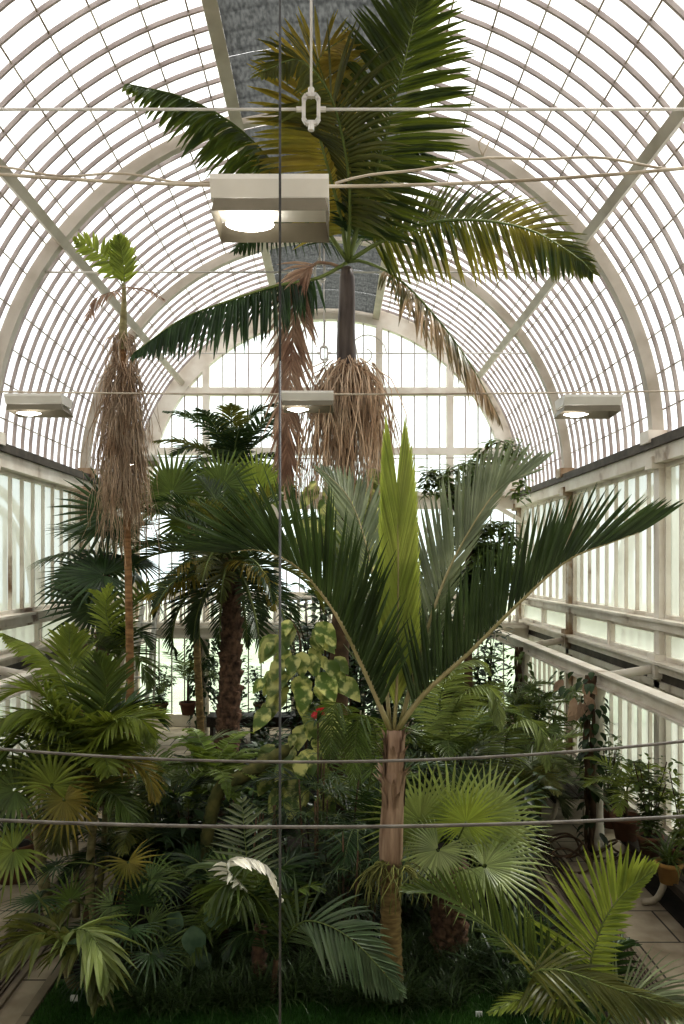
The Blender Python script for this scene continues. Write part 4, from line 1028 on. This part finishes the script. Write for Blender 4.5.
# --- centre: small palm with a bleached frond
b = gp(258, 7.7); tp = pt(260, 925, 7.75)
t = thing('small_palm', 'small palm left of the vertical wire with one bleached white frond', 'palm', b)
mb = MB(); trunk_into(mb, [b, b.lerp(tp, .5), tp], .07, .055, ring=.05, step=.05, k=10, stubs=24); mb.build('trunk', 'fibre', t)
for c, mt, kw_ in (([tp, pt(250, 885, 7.7), pt(245, 840, 7.75), pt(242, 800, 7.8)], 'silver', dict(v=5, droop=.18, up=(0, -1, .2), L=.36, n=22, W=.03, a0=80, a1=45)),
                   ([tp, pt(256, 880, 7.5), pt(248, 866, 7.4), pt(232, 866, 7.3)], 'mid', dict(v=-20, droop=.9, L=.5, n=16, W=.045)),
                   ([tp, pt(268, 885, 7.5), pt(278, 868, 7.4), pt(292, 880, 7.3)], 'dark', dict(v=-20, droop=.7, L=.42, n=16, W=.04)),
                   ([tp, pt(245, 890, 7.4), pt(225, 885, 7.2), pt(205, 905, 7.1)], 'mid', dict(v=-15, droop=.8, L=.5, n=18, W=.045)),
                   ([tp, pt(252, 900, 7.4), pt(244, 895, 7.2), pt(236, 915, 7.0)], 'mid', dict(v=-20, droop=.9, L=.48, n=14, W=.045)),
                   ([tp, pt(240, 880, 7.9), pt(215, 862, 8.0), pt(192, 868, 8.1)], 'mid', dict(v=5, droop=.4, L=.42, n=18, W=.04)),
                   ([tp, pt(268, 890, 7.9), pt(290, 860, 8.1), pt(310, 855, 8.2)], 'dark', dict(v=5, droop=.4, L=.4, n=18, W=.035))):
    put_frond(t, c, mt, r=.010, **kw_)
put_frond(t, [tp, pt(250, 895, 7.4), pt(226, 866, 7.2), pt(245, 858, 7.15), pt(268, 868, 7.1), pt(283, 902, 7.05)], 'paleleaf', n=20, L=.17, W=.05, a0=40, a1=20, v=-20, droop=.8, r=.008, bare=.35, label='bleached white frond', rib='paleleaf')
mb = MB(); c = pt(259, 982, 7.7); mb.box((c.x-.04, c.y-.003, c.z-.03), (c.x+.04, c.y+.003, c.z+.03)); mb.obox((c.x, c.y+.004, c.z-.03), (c.x, c.y+.004, .06), .008, .008)
o = mb.build('plant_tag', 'tag', None, False, org=(c.x, c.y, .06)); tag(o, 'white plant tag at the foot of the small palm by the vertical wire', 'tag')
# arching feather palm in front of the young palm
b = gp(272, 7.5); tp = pt(276, 960, 7.5)
t = thing('arching_palm', 'low palm whose glossy frond arches down across the foot of the young palm', 'palm', b)
mb = MB(); trunk_into(mb, [b, b.lerp(tp, .5), tp], .03, .025, step=.05, k=8); mb.build('stem', 'brownstem', t)
put_frond(t, [tp, pt(296, 926, 7.2), pt(318, 922, 7.05), pt(350, 938, 6.95), pt(380, 968, 6.9), pt(402, 995, 6.85)], 'glossy', n=30, L=.44, W=.044, a0=66, a1=22, v=-8, droop=.42, r=.011, bare=.16, up=(.25, -.8, .6), jit=.06, split=True)
put_frond(t, [tp, pt(290, 900, 7.3), pt(310, 886, 7.2), pt(325, 890, 7.1)], 'mid', n=14, L=.28, W=.035, v=0, droop=.5, r=.008)
put_frond(t, [tp, pt(262, 935, 7.3), pt(240, 935, 7.2), pt(222, 955, 7.1)], 'dark', n=16, L=.3, W=.035, v=0, droop=.5, r=.008)

# --- lady palms and dark shrubs in the middle of the bed
def lady_palm(label, base, h, w_, ns, seed, mat='dark', group=None, Rr=.26):
    rr = random.Random(seed); base = V(base)
    t = thing('lady_palm', label, 'palm', base, group)
    for s in range(ns):
        a = rr.uniform(0, 2*PI); ro = math.sqrt(rr.random())*w_; b = base + V((math.cos(a)*ro*.6, math.sin(a)*ro*.6, 0)); hh = h*rr.uniform(.45, 1)
        tp = b + V((math.cos(a)*ro*.4, math.sin(a)*ro*.4, hh))
        mb = MB(); mb.tube([b, b.lerp(tp, .5), tp], [.014, .013, .011], 6); mb.build('stem', 'brownstem', t)
        mb = MB()
        for i in range(7):
            p0 = b.lerp(tp, .35 + .65*i/6); az = i*2.4 + s; pe = arc_pts(p0, az, 50 - (6-i)*6, 50, rr.uniform(.16, .3), 4)
            mb.cur = 1; mb.tube(pe, .005, 4, cap=False); mb.cur = 0
            ax_ = pe[-1] - pe[-2]; fan_into(mb, pe[-1], ax_, (0, -.25, 1), Rr*rr.uniform(.8, 1.15), nseg=rr.choice((7, 8, 9)), span=210, join=.10, droop=.5, pleat=.12, rnd=rr)
        mb.build('leaves', [mat, 'rachis_g'], t)
    return t
lady_palm('dark many fingered lady palm right of the vertical wire, below the climber', gp(318, 9.2), 2.15, .55, 12, 3, 'turf', Rr=.30)
lady_palm('smaller lady palm with drooping fingers, left of the young palm trunk', gp(345, 8.4), 1.35, .45, 9, 7, 'turf', Rr=.27)
lady_palm('lady palm behind the small palm with the bleached frond', gp(235, 9.0), 1.5, .5, 9, 9, 'dark', Rr=.26)
tq = feather_palm('feathery_palm', 'feathery palm with long drooping fronds just left of the young palm crownshaft', gp(365, 9.3), .9, 10, 1.75, ['mid', 'dark', 'dark'], L=.42, W=.026, n=38, el=(35, 85), bend=(85, 130), seed=21, r=.05, droop=.45)
for c in ([pt(362, 800, 9.3), pt(356, 740, 9.0), pt(346, 708, 8.8), pt(334, 708, 8.65), pt(330, 765, 8.5)], [pt(366, 800, 9.3), pt(376, 745, 9.0), pt(370, 718, 8.8), pt(358, 722, 8.65), pt(352, 785, 8.5)]):
    put_frond(tq, c, 'mid', n=44, L=.36, W=.024, a0=72, a1=35, v=-10, droop=.45, r=.012, bare=.2, jit=.06)
# bright fern patch and a feathery palm left of centre
def fern(label, base, nf, fl, seed, mat='fern', group=None, el=(15, 70), L=.16, n=26, name='fern'):
    rr = random.Random(seed); base = V(base); t = thing(name, label, 'fern', base, group)
    for i in range(nf):
        put_frond(t, arc_pts(base + V((rr.uniform(-.04, .04), rr.uniform(-.04, .04), 0)), i*2.4 + rr.uniform(-.3, .3), rr.uniform(*el), rr.uniform(60, 100), fl*rr.uniform(.75, 1.1)), mat, n=n, L=L, W=.042, a0=78, a1=55, v=5, droop=.25, r=.007, bare=.1, rnd=rr, prof=lambda u: (1.05 - u)*1.1 if u > .2 else .7 + u)
    return t
tfern = fern('bright feathery fern crown at the upper end of the mossy leaning log', pt(214, 772, 9.6), 13, 1.0, 31, L=.22, n=30, el=(10, 65), name='tree_fern')
mb = MB(); trunk_into(mb, [gp(196, 9.2), pt(215, 800, 9.2), pt(245, 775, 9.3), pt(292, 748, 9.6)], .07, .09, ring=.08, step=.05, k=10); log = mb.build('mossy_log', 'moss'); tag(log, 'leaning moss covered log running up to the right under the ferns', 'log')
fern('bright green fern in front of the shaggy trunk', gp(180, 10.6, .9), 14, 1.1, 32, L=.2)
fern('bright green fern between the areca and the mossy log', gp(160, 10.2, .5), 12, 1.0, 33, L=.2)
feather_palm('feathery_palm', 'grey green feathery palm arching behind the ferns at the left', gp(170, 10.9), .9, 9, 1.5, ['silver', 'mid', 'mid'], L=.34, W=.03, n=30, seed=24, el=(25, 75), bend=(70, 110))
feather_palm('feathery_palm', 'feathery palm low in the shade between the pale trunks and the ferns', gp(140, 9.6), .6, 9, 1.3, ['dark', 'mid', 'olive'], L=.36, W=.032, n=30, seed=25, el=(25, 75), bend=(70, 110))
feather_palm('feathery_palm', 'dark feathery palm behind the small palm, left of the vertical wire', gp(225, 8.5), .4, 9, 1.15, ['dark', 'mid', 'dark'], L=.34, W=.032, n=28, seed=26, el=(30, 80), bend=(70, 110))
# climber flower
mb = MB(); c = pt(318, 712, 9.2)
t = thing('bromeliad', 'plant with a single red flower at the foot of the yellow green climber', 'plant', gp(318, 9.25))
for q in range(9):
    a = q*2.4; leaf_into(mb, c, (math.cos(a)*.7, -.4 + math.sin(a)*.3, .5*math.sin(a*1.7)), (0, -1, .4), .10, .055, .2)
mb.build('flower', 'red', t); mb = MB(); mb.tube([gp(318, 9.25), c.lerp(gp(318, 9.25), .4), c], .010, 6); mb.build('stem', 'brownstem', t); mb = MB()
for q in range(16): blade_into(mb, c - V((0, 0, .12)), q*2.4, 20 + 50*R.random(), .35, .045, 60)
mb.build('leaves', 'dark', t)

# --- right: fan palm with bright leaves
b = gp(448, 8.3); tp = pt(450, 872, 8.3)
t = thing('bright_fan_palm', 'bright green fan palm on a stout brown trunk right of the young palm', 'palm', b)
mb = MB(); trunk_into(mb, [b, b.lerp(tp, .5), tp], .16, .15, ring=.02, step=.06, k=14, stubs=90); mb.build('trunk', 'fibre', t)
fans(t, [([tp, pt(448, 840, 8.1), pt(450, 822, 8.0)], .76, 'palefan', (0, -1, .1), (0, -.05, 1), None), ([tp, pt(468, 845, 8.2), pt(488, 815, 8.2)], .66, 'palefan', (.2, -.8, .6), (.8, -.1, .6), None),
         ([tp, pt(435, 850, 8.0), pt(420, 820, 7.9)], .64, 'palefan', (-.3, -.9, .4), (-.7, -.2, .7), None), ([tp, pt(465, 870, 8.0), pt(484, 866, 7.8)], .72, 'palefan', (.1, -.6, .8), (1, -.3, -.12), None),
         ([tp, pt(445, 858, 7.9), pt(438, 850, 7.6)], .52, 'palefan', (-.1, -.8, .5), (-.4, -.4, -.5), None), ([tp, pt(470, 850, 8.3), pt(500, 838, 8.2)], .56, 'palefan', (.3, -.6, .7), (1, -.2, .1), None),
         ([tp, pt(456, 845, 8.0), pt(466, 822, 7.75)], .46, 'bright', (.1, -1, .2), (.1, -.1, 1), None), ([tp, pt(462, 840, 8.6), pt(470, 800, 8.9)], .62, 'dark', (0, -1, .2), (.2, .2, 1), None), ([tp, pt(432, 870, 8.2), pt(408, 862, 8.1)], .5, 'dark', (-.3, -.6, .7), (-1, -.2, -.2), None)], nseg=38, join=.38, droop=.22, span=300)
# feather palm in the right front corner
b = V((gx(596, 6.2), 6.2, .05)); tp = pt(600, 1030, 6.2)
t = thing('corner_palm', 'feathery palm at the bottom right corner with an upright frond over the slatted grating', 'palm', b)
mb = MB(); trunk_into(mb, [b, b.lerp(tp, .5), tp], .06, .05, ring=.04, step=.05, k=9); mb.build('stem', 'paletrunk', t)
for c, mt, kw_ in (([tp, pt(590, 975, 6.2), pt(600, 930, 6.15), pt(622, 895, 6.1), pt(652, 872, 6.0)], 'bright', dict(n=40, L=.50, W=.036, a0=72, a1=14, v=14, droop=.12, up=(-.4, -.8, .5), lside=(.45, 1.05), r=.013)),
                   ([tp, pt(545, 975, 6.2), pt(510, 945, 6.2), pt(475, 915, 6.2), pt(440, 893, 6.2), pt(405, 890, 6.2)], 'mid', dict(n=40, L=.42, W=.026, a0=55, a1=20, v=40, droop=.1, up=(.2, -.6, .8), r=.013)),
                   ([tp, pt(560, 995, 6.0), pt(530, 975, 5.9), pt(560, 970, 5.8), pt(620, 990, 5.7), pt(690, 1010, 5.6)], 'olive', dict(n=40, L=.36, W=.034, a0=50, a1=20, v=0, droop=.5, up=(0, -.5, .9), r=.012)),
                   ([tp, pt(625, 1000, 6.0), pt(655, 995, 5.8), pt(700, 1015, 5.6)], 'silver', dict(n=26, L=.42, W=.036, a0=55, a1=25, v=5, droop=.5, up=(0, -.5, .9), r=.012)),
                   ([tp, pt(560, 1005, 6.0), pt(520, 1000, 5.9), pt(490, 1012, 5.8)], 'bright', dict(n=18, L=.26, W=.03, a0=50, a1=25, v=5, droop=.4, r=.010)),
                   ([tp, pt(602, 985, 6.3), pt(612, 950, 6.35), pt(628, 940, 6.4)], 'dark', dict(n=20, L=.3, W=.034, v=5, droop=.3, r=.010))):
    put_frond(t, c, mt, jit=.08, **kw_)
# spiky dark plant behind it
mb = MB(); b = gp(520, 7.9); t = thing('spiky_plant', 'very dark spiky plant behind the bottom right feathery palm', 'plant', b)
for q in range(90): blade_into(mb, b + V((R.uniform(-.25, .3), R.uniform(-.3, .3), 0)), R.uniform(0, 2*PI), R.uniform(35, 88), R.uniform(.5, .95), .045, 50)
mb.build('leaves', 'dark', t)
mb = MB(); c = pt(479, 1014, 7.22); mb.box((c.x-.03, c.y-.003, c.z-.025), (c.x+.03, c.y+.003, c.z+.025)); mb.obox((c.x, c.y+.004, c.z-.03), (c.x, c.y+.004, .06), .008, .008)
o = mb.build('plant_tag', 'tag', None, False, org=(c.x, c.y, .06)); tag(o, 'white plant tag on the lawn edge right of the young palm', 'tag')

# --- feathery palms of the right middle
for (lab, px, d, h, nf, fl, mt, sd, L, azr) in (
    ('feathery palm with a broad arching frond lit from above, right of the young palm crown', 448, 11.4, 1.2, 11, 1.7, ['silver', 'mid', 'mid'], 41, .42, None),
    ('feathery palm drooping over the right path at the white column', 512, 11.6, .7, 10, 1.6, ['mid', 'silver', 'olive'], 42, .40, None),
    ('fine feathery bright palm at the far right end of the bed', 492, 14.6, 1.3, 14, 1.6, ['bright', 'palefan', 'bright'], 43, .30, None),
    ('feathery dark palm just right of the young palm crownshaft', 425, 9.6, .7, 9, 1.4, ['dark', 'mid', 'dark'], 44, .36, None),
    ('feathery bright palm in front of the end wall right of centre', 452, 15.2, 1.6, 13, 1.6, ['bright', 'bright', 'mid'], 45, .34, None),
    ('feathery palm at the right edge of the bed before the bench', 538, 12.6, .8, 10, 1.2, ['palefan', 'bright', 'mid'], 46, .30, None)):
    tq = feather_palm('feathery_palm', lab, gp(px, d), h, nf, fl, mt, L=L, W=.036, n=34, el=(15, 78), bend=(75, 125), seed=sd, r=.045, droop=.45, stems=3 if sd in (43, 45) else 1)
    if sd in (41, 42):
        for c in ([[pt(448, 768, 11.3), pt(452, 715, 11.0), pt(470, 688, 10.7), pt(492, 690, 10.5), pt(502, 728, 10.3)], [pt(448, 768, 11.3), pt(440, 700, 11.1), pt(455, 668, 10.9), pt(478, 660, 10.8), pt(490, 672, 10.7)]] if sd == 41 else [[pt(512, 800, 11.5), pt(505, 745, 11.2), pt(520, 720, 10.9), pt(540, 728, 10.7), pt(548, 768, 10.5)]]):
            put_frond(tq, c, 'palefan', n=40, L=.42, W=.036, a0=70, a1=30, v=-15, droop=.5, r=.013, bare=.2, jit=.06)
# --- shrubs that fill the shade
fill = bpy.data.objects
def place(proto, spots, labels=None, group=None, first=True):
    for i, (x, y, rz, s) in enumerate(spots):
        lab = labels[i] if labels else None
        if i == 0 and first: proto.location = (x, y, .06); proto.rotation_euler = (0, 0, rz); proto.scale = (s, s, s); proto['label'] = lab or proto['label']; ORG[proto.name] = V((x, y, .06))
        else: dup(proto, (x, y, .06), rz, s, lab, group)
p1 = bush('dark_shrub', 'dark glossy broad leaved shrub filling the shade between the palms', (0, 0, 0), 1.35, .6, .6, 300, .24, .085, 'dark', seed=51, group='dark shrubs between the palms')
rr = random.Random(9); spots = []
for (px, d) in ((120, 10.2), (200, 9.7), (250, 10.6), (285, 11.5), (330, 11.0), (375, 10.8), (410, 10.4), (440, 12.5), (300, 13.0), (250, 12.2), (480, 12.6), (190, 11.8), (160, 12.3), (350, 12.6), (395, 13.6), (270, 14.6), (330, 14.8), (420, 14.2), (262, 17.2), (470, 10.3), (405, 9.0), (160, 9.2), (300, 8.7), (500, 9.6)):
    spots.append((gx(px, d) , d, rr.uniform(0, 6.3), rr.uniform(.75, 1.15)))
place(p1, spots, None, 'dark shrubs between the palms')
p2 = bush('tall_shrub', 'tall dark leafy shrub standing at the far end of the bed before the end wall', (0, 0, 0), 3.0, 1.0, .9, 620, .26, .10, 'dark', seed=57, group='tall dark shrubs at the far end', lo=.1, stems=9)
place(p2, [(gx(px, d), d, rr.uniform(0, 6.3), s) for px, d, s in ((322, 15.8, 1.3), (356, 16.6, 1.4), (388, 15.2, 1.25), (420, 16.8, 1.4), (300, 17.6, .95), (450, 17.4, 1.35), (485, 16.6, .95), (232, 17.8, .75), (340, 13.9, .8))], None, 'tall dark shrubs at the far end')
# dark narrow leaved ground cover in front
mb = MB(); rr = random.Random(12)
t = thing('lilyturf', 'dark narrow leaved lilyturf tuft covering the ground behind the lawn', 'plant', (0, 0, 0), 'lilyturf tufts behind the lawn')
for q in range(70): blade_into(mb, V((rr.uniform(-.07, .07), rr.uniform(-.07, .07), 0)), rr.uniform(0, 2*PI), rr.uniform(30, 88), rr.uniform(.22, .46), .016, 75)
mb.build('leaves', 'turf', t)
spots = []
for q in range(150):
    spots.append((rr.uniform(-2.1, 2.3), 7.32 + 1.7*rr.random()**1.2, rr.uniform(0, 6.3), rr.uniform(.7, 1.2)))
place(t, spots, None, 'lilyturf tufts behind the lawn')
# ================================================================== pots along the right path, vines, the far end
def pot_into(t, c, r, h, mat='terracotta'):
    mb = MB(); mb.lathe(c, [(r*.68, 0), (r*.95, h*.8), (r*1.06, h*.8), (r*1.06, h), (r*.93, h), (r*.90, h*.88)], 20); mb.build('pot', mat, t)
    mb = MB(); mb.lathe((c[0], c[1], c[2]), [(r*.91, h*.86), (r*.5, h*.90)], 16); mb.build('soil', 'soil', t)
def potted(label, base, r, h, kind, seed, mat='mid', ht=.6, pm='terracotta', wd=.5):
    rr = random.Random(seed); base = V(base); t = thing('potted_plant', label, 'potted plant', base)
    pot_into(t, base, r, h, pm); c = base + V((0, 0, h*.88))
    if kind == 'palm':
        mb = MB(); tp = c + V((0, 0, ht*.45)); mb.tube([c, tp], [.03, .025], 7); mb.build('stem', 'brownstem', t)
        for i in range(9): put_frond(t, arc_pts(tp, i*2.4, 75 - i*7, 85, ht*rr.uniform(.8, 1.1)), mat, n=20, L=ht*.30, W=.028, v=15, droop=.4, r=.008, rnd=rr)
    elif kind == 'strap':
        mb = MB()
        for q in range(70): blade_into(mb, c + V((rr.uniform(-.05, .05), rr.uniform(-.05, .05), 0)), rr.uniform(0, 2*PI), rr.uniform(25, 88), ht*rr.uniform(.6, 1.1), .03, 80)
        mb.build('leaves', mat, t)
    elif kind == 'fan':
        mb = MB(); tp = c + V((0, 0, ht*.5)); mb.tube([c, tp], [.04, .035], 7); mb.build('stem', 'fibre', t)
        for i in range(9): put_fan(t, arc_pts(tp, i*2.4, 75 - i*9, 45, ht*.45), ht*.40, mat, nseg=18, rnd=rr, join=.4, pet=.006)
    else:
        mb = MB(); fb = MB()
        for s in range(7):
            a = rr.uniform(0, 2*PI); e = c + V((math.cos(a)*wd*.4, math.sin(a)*wd*.4, ht*rr.uniform(.6, 1))); p = spline([c, c.lerp(e, .5) + V((0, 0, .05)), e], 6)
            sb = MB(); sb.tube(p, .007, 5); sb.build('stem', 'brownstem', t)
            for q in range(52):
                o = p[rr.randint(1, 6)] + V((rr.uniform(-.1, .1), rr.uniform(-.1, .1), rr.uniform(-.08, .08))); a = rr.uniform(0, 2*PI)
                leaf_into(fb, o, (math.cos(a), math.sin(a), rr.uniform(-.3, .6)), (rr.uniform(-.3, .3), rr.uniform(-.3, .3), 1), rr.uniform(.08, .16), .055, .3)
        fb.build('foliage', mat, t)
    return t
Z1, Z2 = .42, .52
potted('terracotta potted small palm on the near bench beside the white column', V((gx(626, 10.9), 10.9, Z1)), .20, .32, 'palm', 1, 'bright', .75)
potted('leafy plant in a terracotta pot on the near bench behind the strap leaved pot', V((gx(650, 10.3), 10.3, Z1)), .16, .26, 'bush', 2, 'mid', 1.0)
potted('strap leaved plant in an ochre pot on the near bench', V((gx(669, 9.4), 9.4, Z1)), .15, .25, 'strap', 3, 'mid', .55, 'tanpot')
potted('leafy plant at the right edge of the photo on the near bench', V((gx(690, 9.7), 9.9, Z1)), .15, .24, 'bush', 4, 'bright', 1.0)
potted('strap leaved plant at the right edge nearest the viewer on the near bench', V((4.35, 8.7, Z1)), .15, .24, 'strap', 5, 'mid', .5)
potted('bushy potted plant standing on the floor against the right wall past the column', V((4.38, 12.7, 0)), .2, .34, 'bush', 6, 'mid', 1.1, wd=.3)
potted('small dark bushy potted plant on the floor beyond the white column', V((4.4, 13.7, 0)), .18, .3, 'bush', 7, 'dark', .9, wd=.3)
potted('fan leaved potted palm on the far bench', V((gx(530, 14.6), 14.6, Z2)), .18, .28, 'fan', 8, 'mid', 1.1)
potted('taller fan leaved potted palm on the far bench next to the vine covered column', V((gx(553, 14.4), 14.3, Z2)), .18, .28, 'fan', 9, 'mid', 1.3)
potted('bushy potted plant at the end of the far bench', V((3.75, 15.55, Z2)), .17, .28, 'bush', 10, 'bright', .9)
potted('dark bushy potted plant on the far bench, second from its far end', V((3.72, 15.0, Z2)), .17, .28, 'bush', 11, 'dark', 1.0)
# left path pots
potted('strap leaved plant in a broad terracotta pot at the left edge', V((gx(14, 10.6), 10.6, .0)), .34, .5, 'strap', 12, 'dark', .9)
potted('bushy potted plant on the left path behind the areca', V((-4.5, 12.2, 0)), .25, .4, 'bush', 13, 'mid', 1.1)
# pots before the end door
potted('small palm in a terracotta pot in front of the end window', V((gx(188, 19.0), 19.0, .60)), .20, .30, 'palm', 14, 'mid', 1.2)
potted('bushy potted plant in front of the end window at the left', V((gx(160, 19.0), 19.0, .60)), .19, .28, 'bush', 15, 'dark', .9)
potted('dark bushy potted plant right of the shaggy trunk before the end window', V((gx(262, 19.0), 19.0, .60)), .20, .28, 'bush', 16, 'dark', 1.0, wd=.8)
g = thing('plant_bench', 'long dark plant shelf under the end window at the left of the door', 'bench', (-2.4, 18.7, 0))
mb = MB(); mb.box((-3.0, 18.66, .55), (-.9, 19.3, .60)); mb.build('shelf_top', 'wood', g, False)
mb = MB(); mb.box((-3.0, 18.68, .36), (-.9, 18.71, .55)); mb.build('front_rail', 'wood', g, False)
for x in (-2.9, -1.95, -1.0):
    mb = MB(); mb.box((x-.04, 18.8, 0), (x+.04, 19.2, .55)); mb.build('leg', 'wood', g, False)
# climbing vine on the right column and on a left column
def vine(label, x, y, z1, seed, n, mat, topw, dead=0, r=.14, name='climbing_vine', stem_r=.045):
    rr = random.Random(seed); t = thing(name, label, 'vine', (x, y, 0))
    for s in range(3):
        pts = [V((x - .17 + .05*math.sin(q*.8 + s*2), y - .13 + .04*math.cos(q*.9 + s*2), z1*q/10)) for q in range(11)]
        mb = MB(); mb.tube(spline(pts, 24), stem_r*(1 if s == 0 else .6), 7); mb.build('stem', 'brownstem', t)
    mb = MB()
    for q in range(n):
        z = z1*(rr.random()**.6); a = rr.uniform(0, 2*PI); w_ = r + (topw if z > z1*.88 else 0)*rr.random()
        leaf_into(mb, (x - .1 + math.cos(a)*w_, y - .1 + math.sin(a)*w_, z + (rr.uniform(0, .14) if z > z1*.88 else 0)), (math.cos(a), math.sin(a), -.6), (math.cos(a), math.sin(a), .9), rr.uniform(.09, .18), .09, .3, True)
    mb.build('foliage', mat, t)
    if dead:
        mb = MB()
        for q in range(dead): a = rr.uniform(PI, 2*PI); leaf_into(mb, (x - .2 + math.cos(a)*.3*rr.random() - .15, y - .2, z1 - rr.uniform(0, .5)), (math.cos(a), -.4, -.9), (0, -1, .3), .22, .13, .3)
        mb.build('dead_leaves', 'dead', t, label if False else None)
    return t
vine('leafy vine with withered brown leaves climbing the white column by the right path', 3.85, 11.7, 2.55, 3, 170, 'dark', .55, 12)
vine('dense dark vine wrapped round the far left column at the end window', XC-3.05+.1, 19.5, 2.3, 5, 420, 'dark', .15, r=.26)
vine('thin leafy vine on the far right column', 3.85, 16.2, 2.5, 7, 150, 'mid', .4, r=.2)
# tangle of bare stems at the foot of the column
t = thing('bare_vine_tangle', 'tangle of bare brown twining stems at the foot of the white column', 'vine', (3.55, 11.2, 0)); rr = random.Random(8)
for s in range(6):
    p = V((3.6 + rr.uniform(-.2, .2), 11.2 + rr.uniform(-.2, .2), .02)); a = rr.uniform(0, 6.3); pts = [p.copy()]
    for q in range(12):
        a += rr.uniform(.2, .9); p = p + V((math.cos(a)*.14, math.sin(a)*.10, .09*math.cos(q*.55))); p.z = max(.03, p.z); pts.append(p.copy())
    mb = MB(); mb.tube(spline(pts, 40), .016, 6); mb.build('stem', 'brownstem', t)
# outdoor bench like dark path edge plants left of the right path are part of the bed
# ================================================================== light and camera
w = bpy.data.worlds.new('overcast_sky'); bpy.context.scene.world = w; w.use_nodes = True
nt = w.node_tree; nt.nodes.clear()
out = nt.nodes.new('ShaderNodeOutputWorld'); bg = nt.nodes.new('ShaderNodeBackground')
tc = nt.nodes.new('ShaderNodeTexCoord'); sx = nt.nodes.new('ShaderNodeSeparateXYZ')
nt.links.new(tc.outputs['Generated'], sx.inputs[0])
nt.links.new(ramp(nt, sx.outputs['Z'], [(0.0, (0.84, 0.90, 0.97)), (0.35, (1.0, 0.985, 0.985)), (1.0, (1.0, 0.97, 0.97))]), bg.inputs['Color'])
bg.inputs['Strength'].default_value = 1.75
nt.links.new(bg.outputs[0], out.inputs[0])
sun = bpy.data.lights.new('soft_sun', 'SUN'); sun.energy = 4.0; sun.angle = 0.3; sun.color = (1, .97, .92)
so = bpy.data.objects.new('soft_sun', sun); COL.objects.link(so); so.rotation_euler = (math.radians(-22), math.radians(24), 0)

cam = bpy.data.cameras.new('camera'); co = bpy.data.objects.new('camera', cam); COL.objects.link(co)
co.location = (0, 0, H); co.rotation_euler = (PI/2, 0, 0)
cam.sensor_fit = 'AUTO'; cam.sensor_width = 36.0; cam.lens = 36.0*F/1024.0
cam.shift_x = (342-CX)/1024.0; cam.shift_y = (CY-512)/1024.0
cam.clip_start = .05; cam.clip_end = 300
sc = bpy.context.scene; sc.camera = co
sc.view_settings.view_transform = 'Standard'; sc.view_settings.look = 'None'
sc.view_settings.exposure = 0.36; sc.view_settings.gamma = 0.84
cy = sc.cycles
cy.max_bounces = 8; cy.diffuse_bounces = 3; cy.glossy_bounces = 2; cy.transmission_bounces = 4; cy.transparent_max_bounces = 12
cy.caustics_reflective = False; cy.caustics_refractive = False
cy.use_denoising = True
cy.use_adaptive_sampling = True
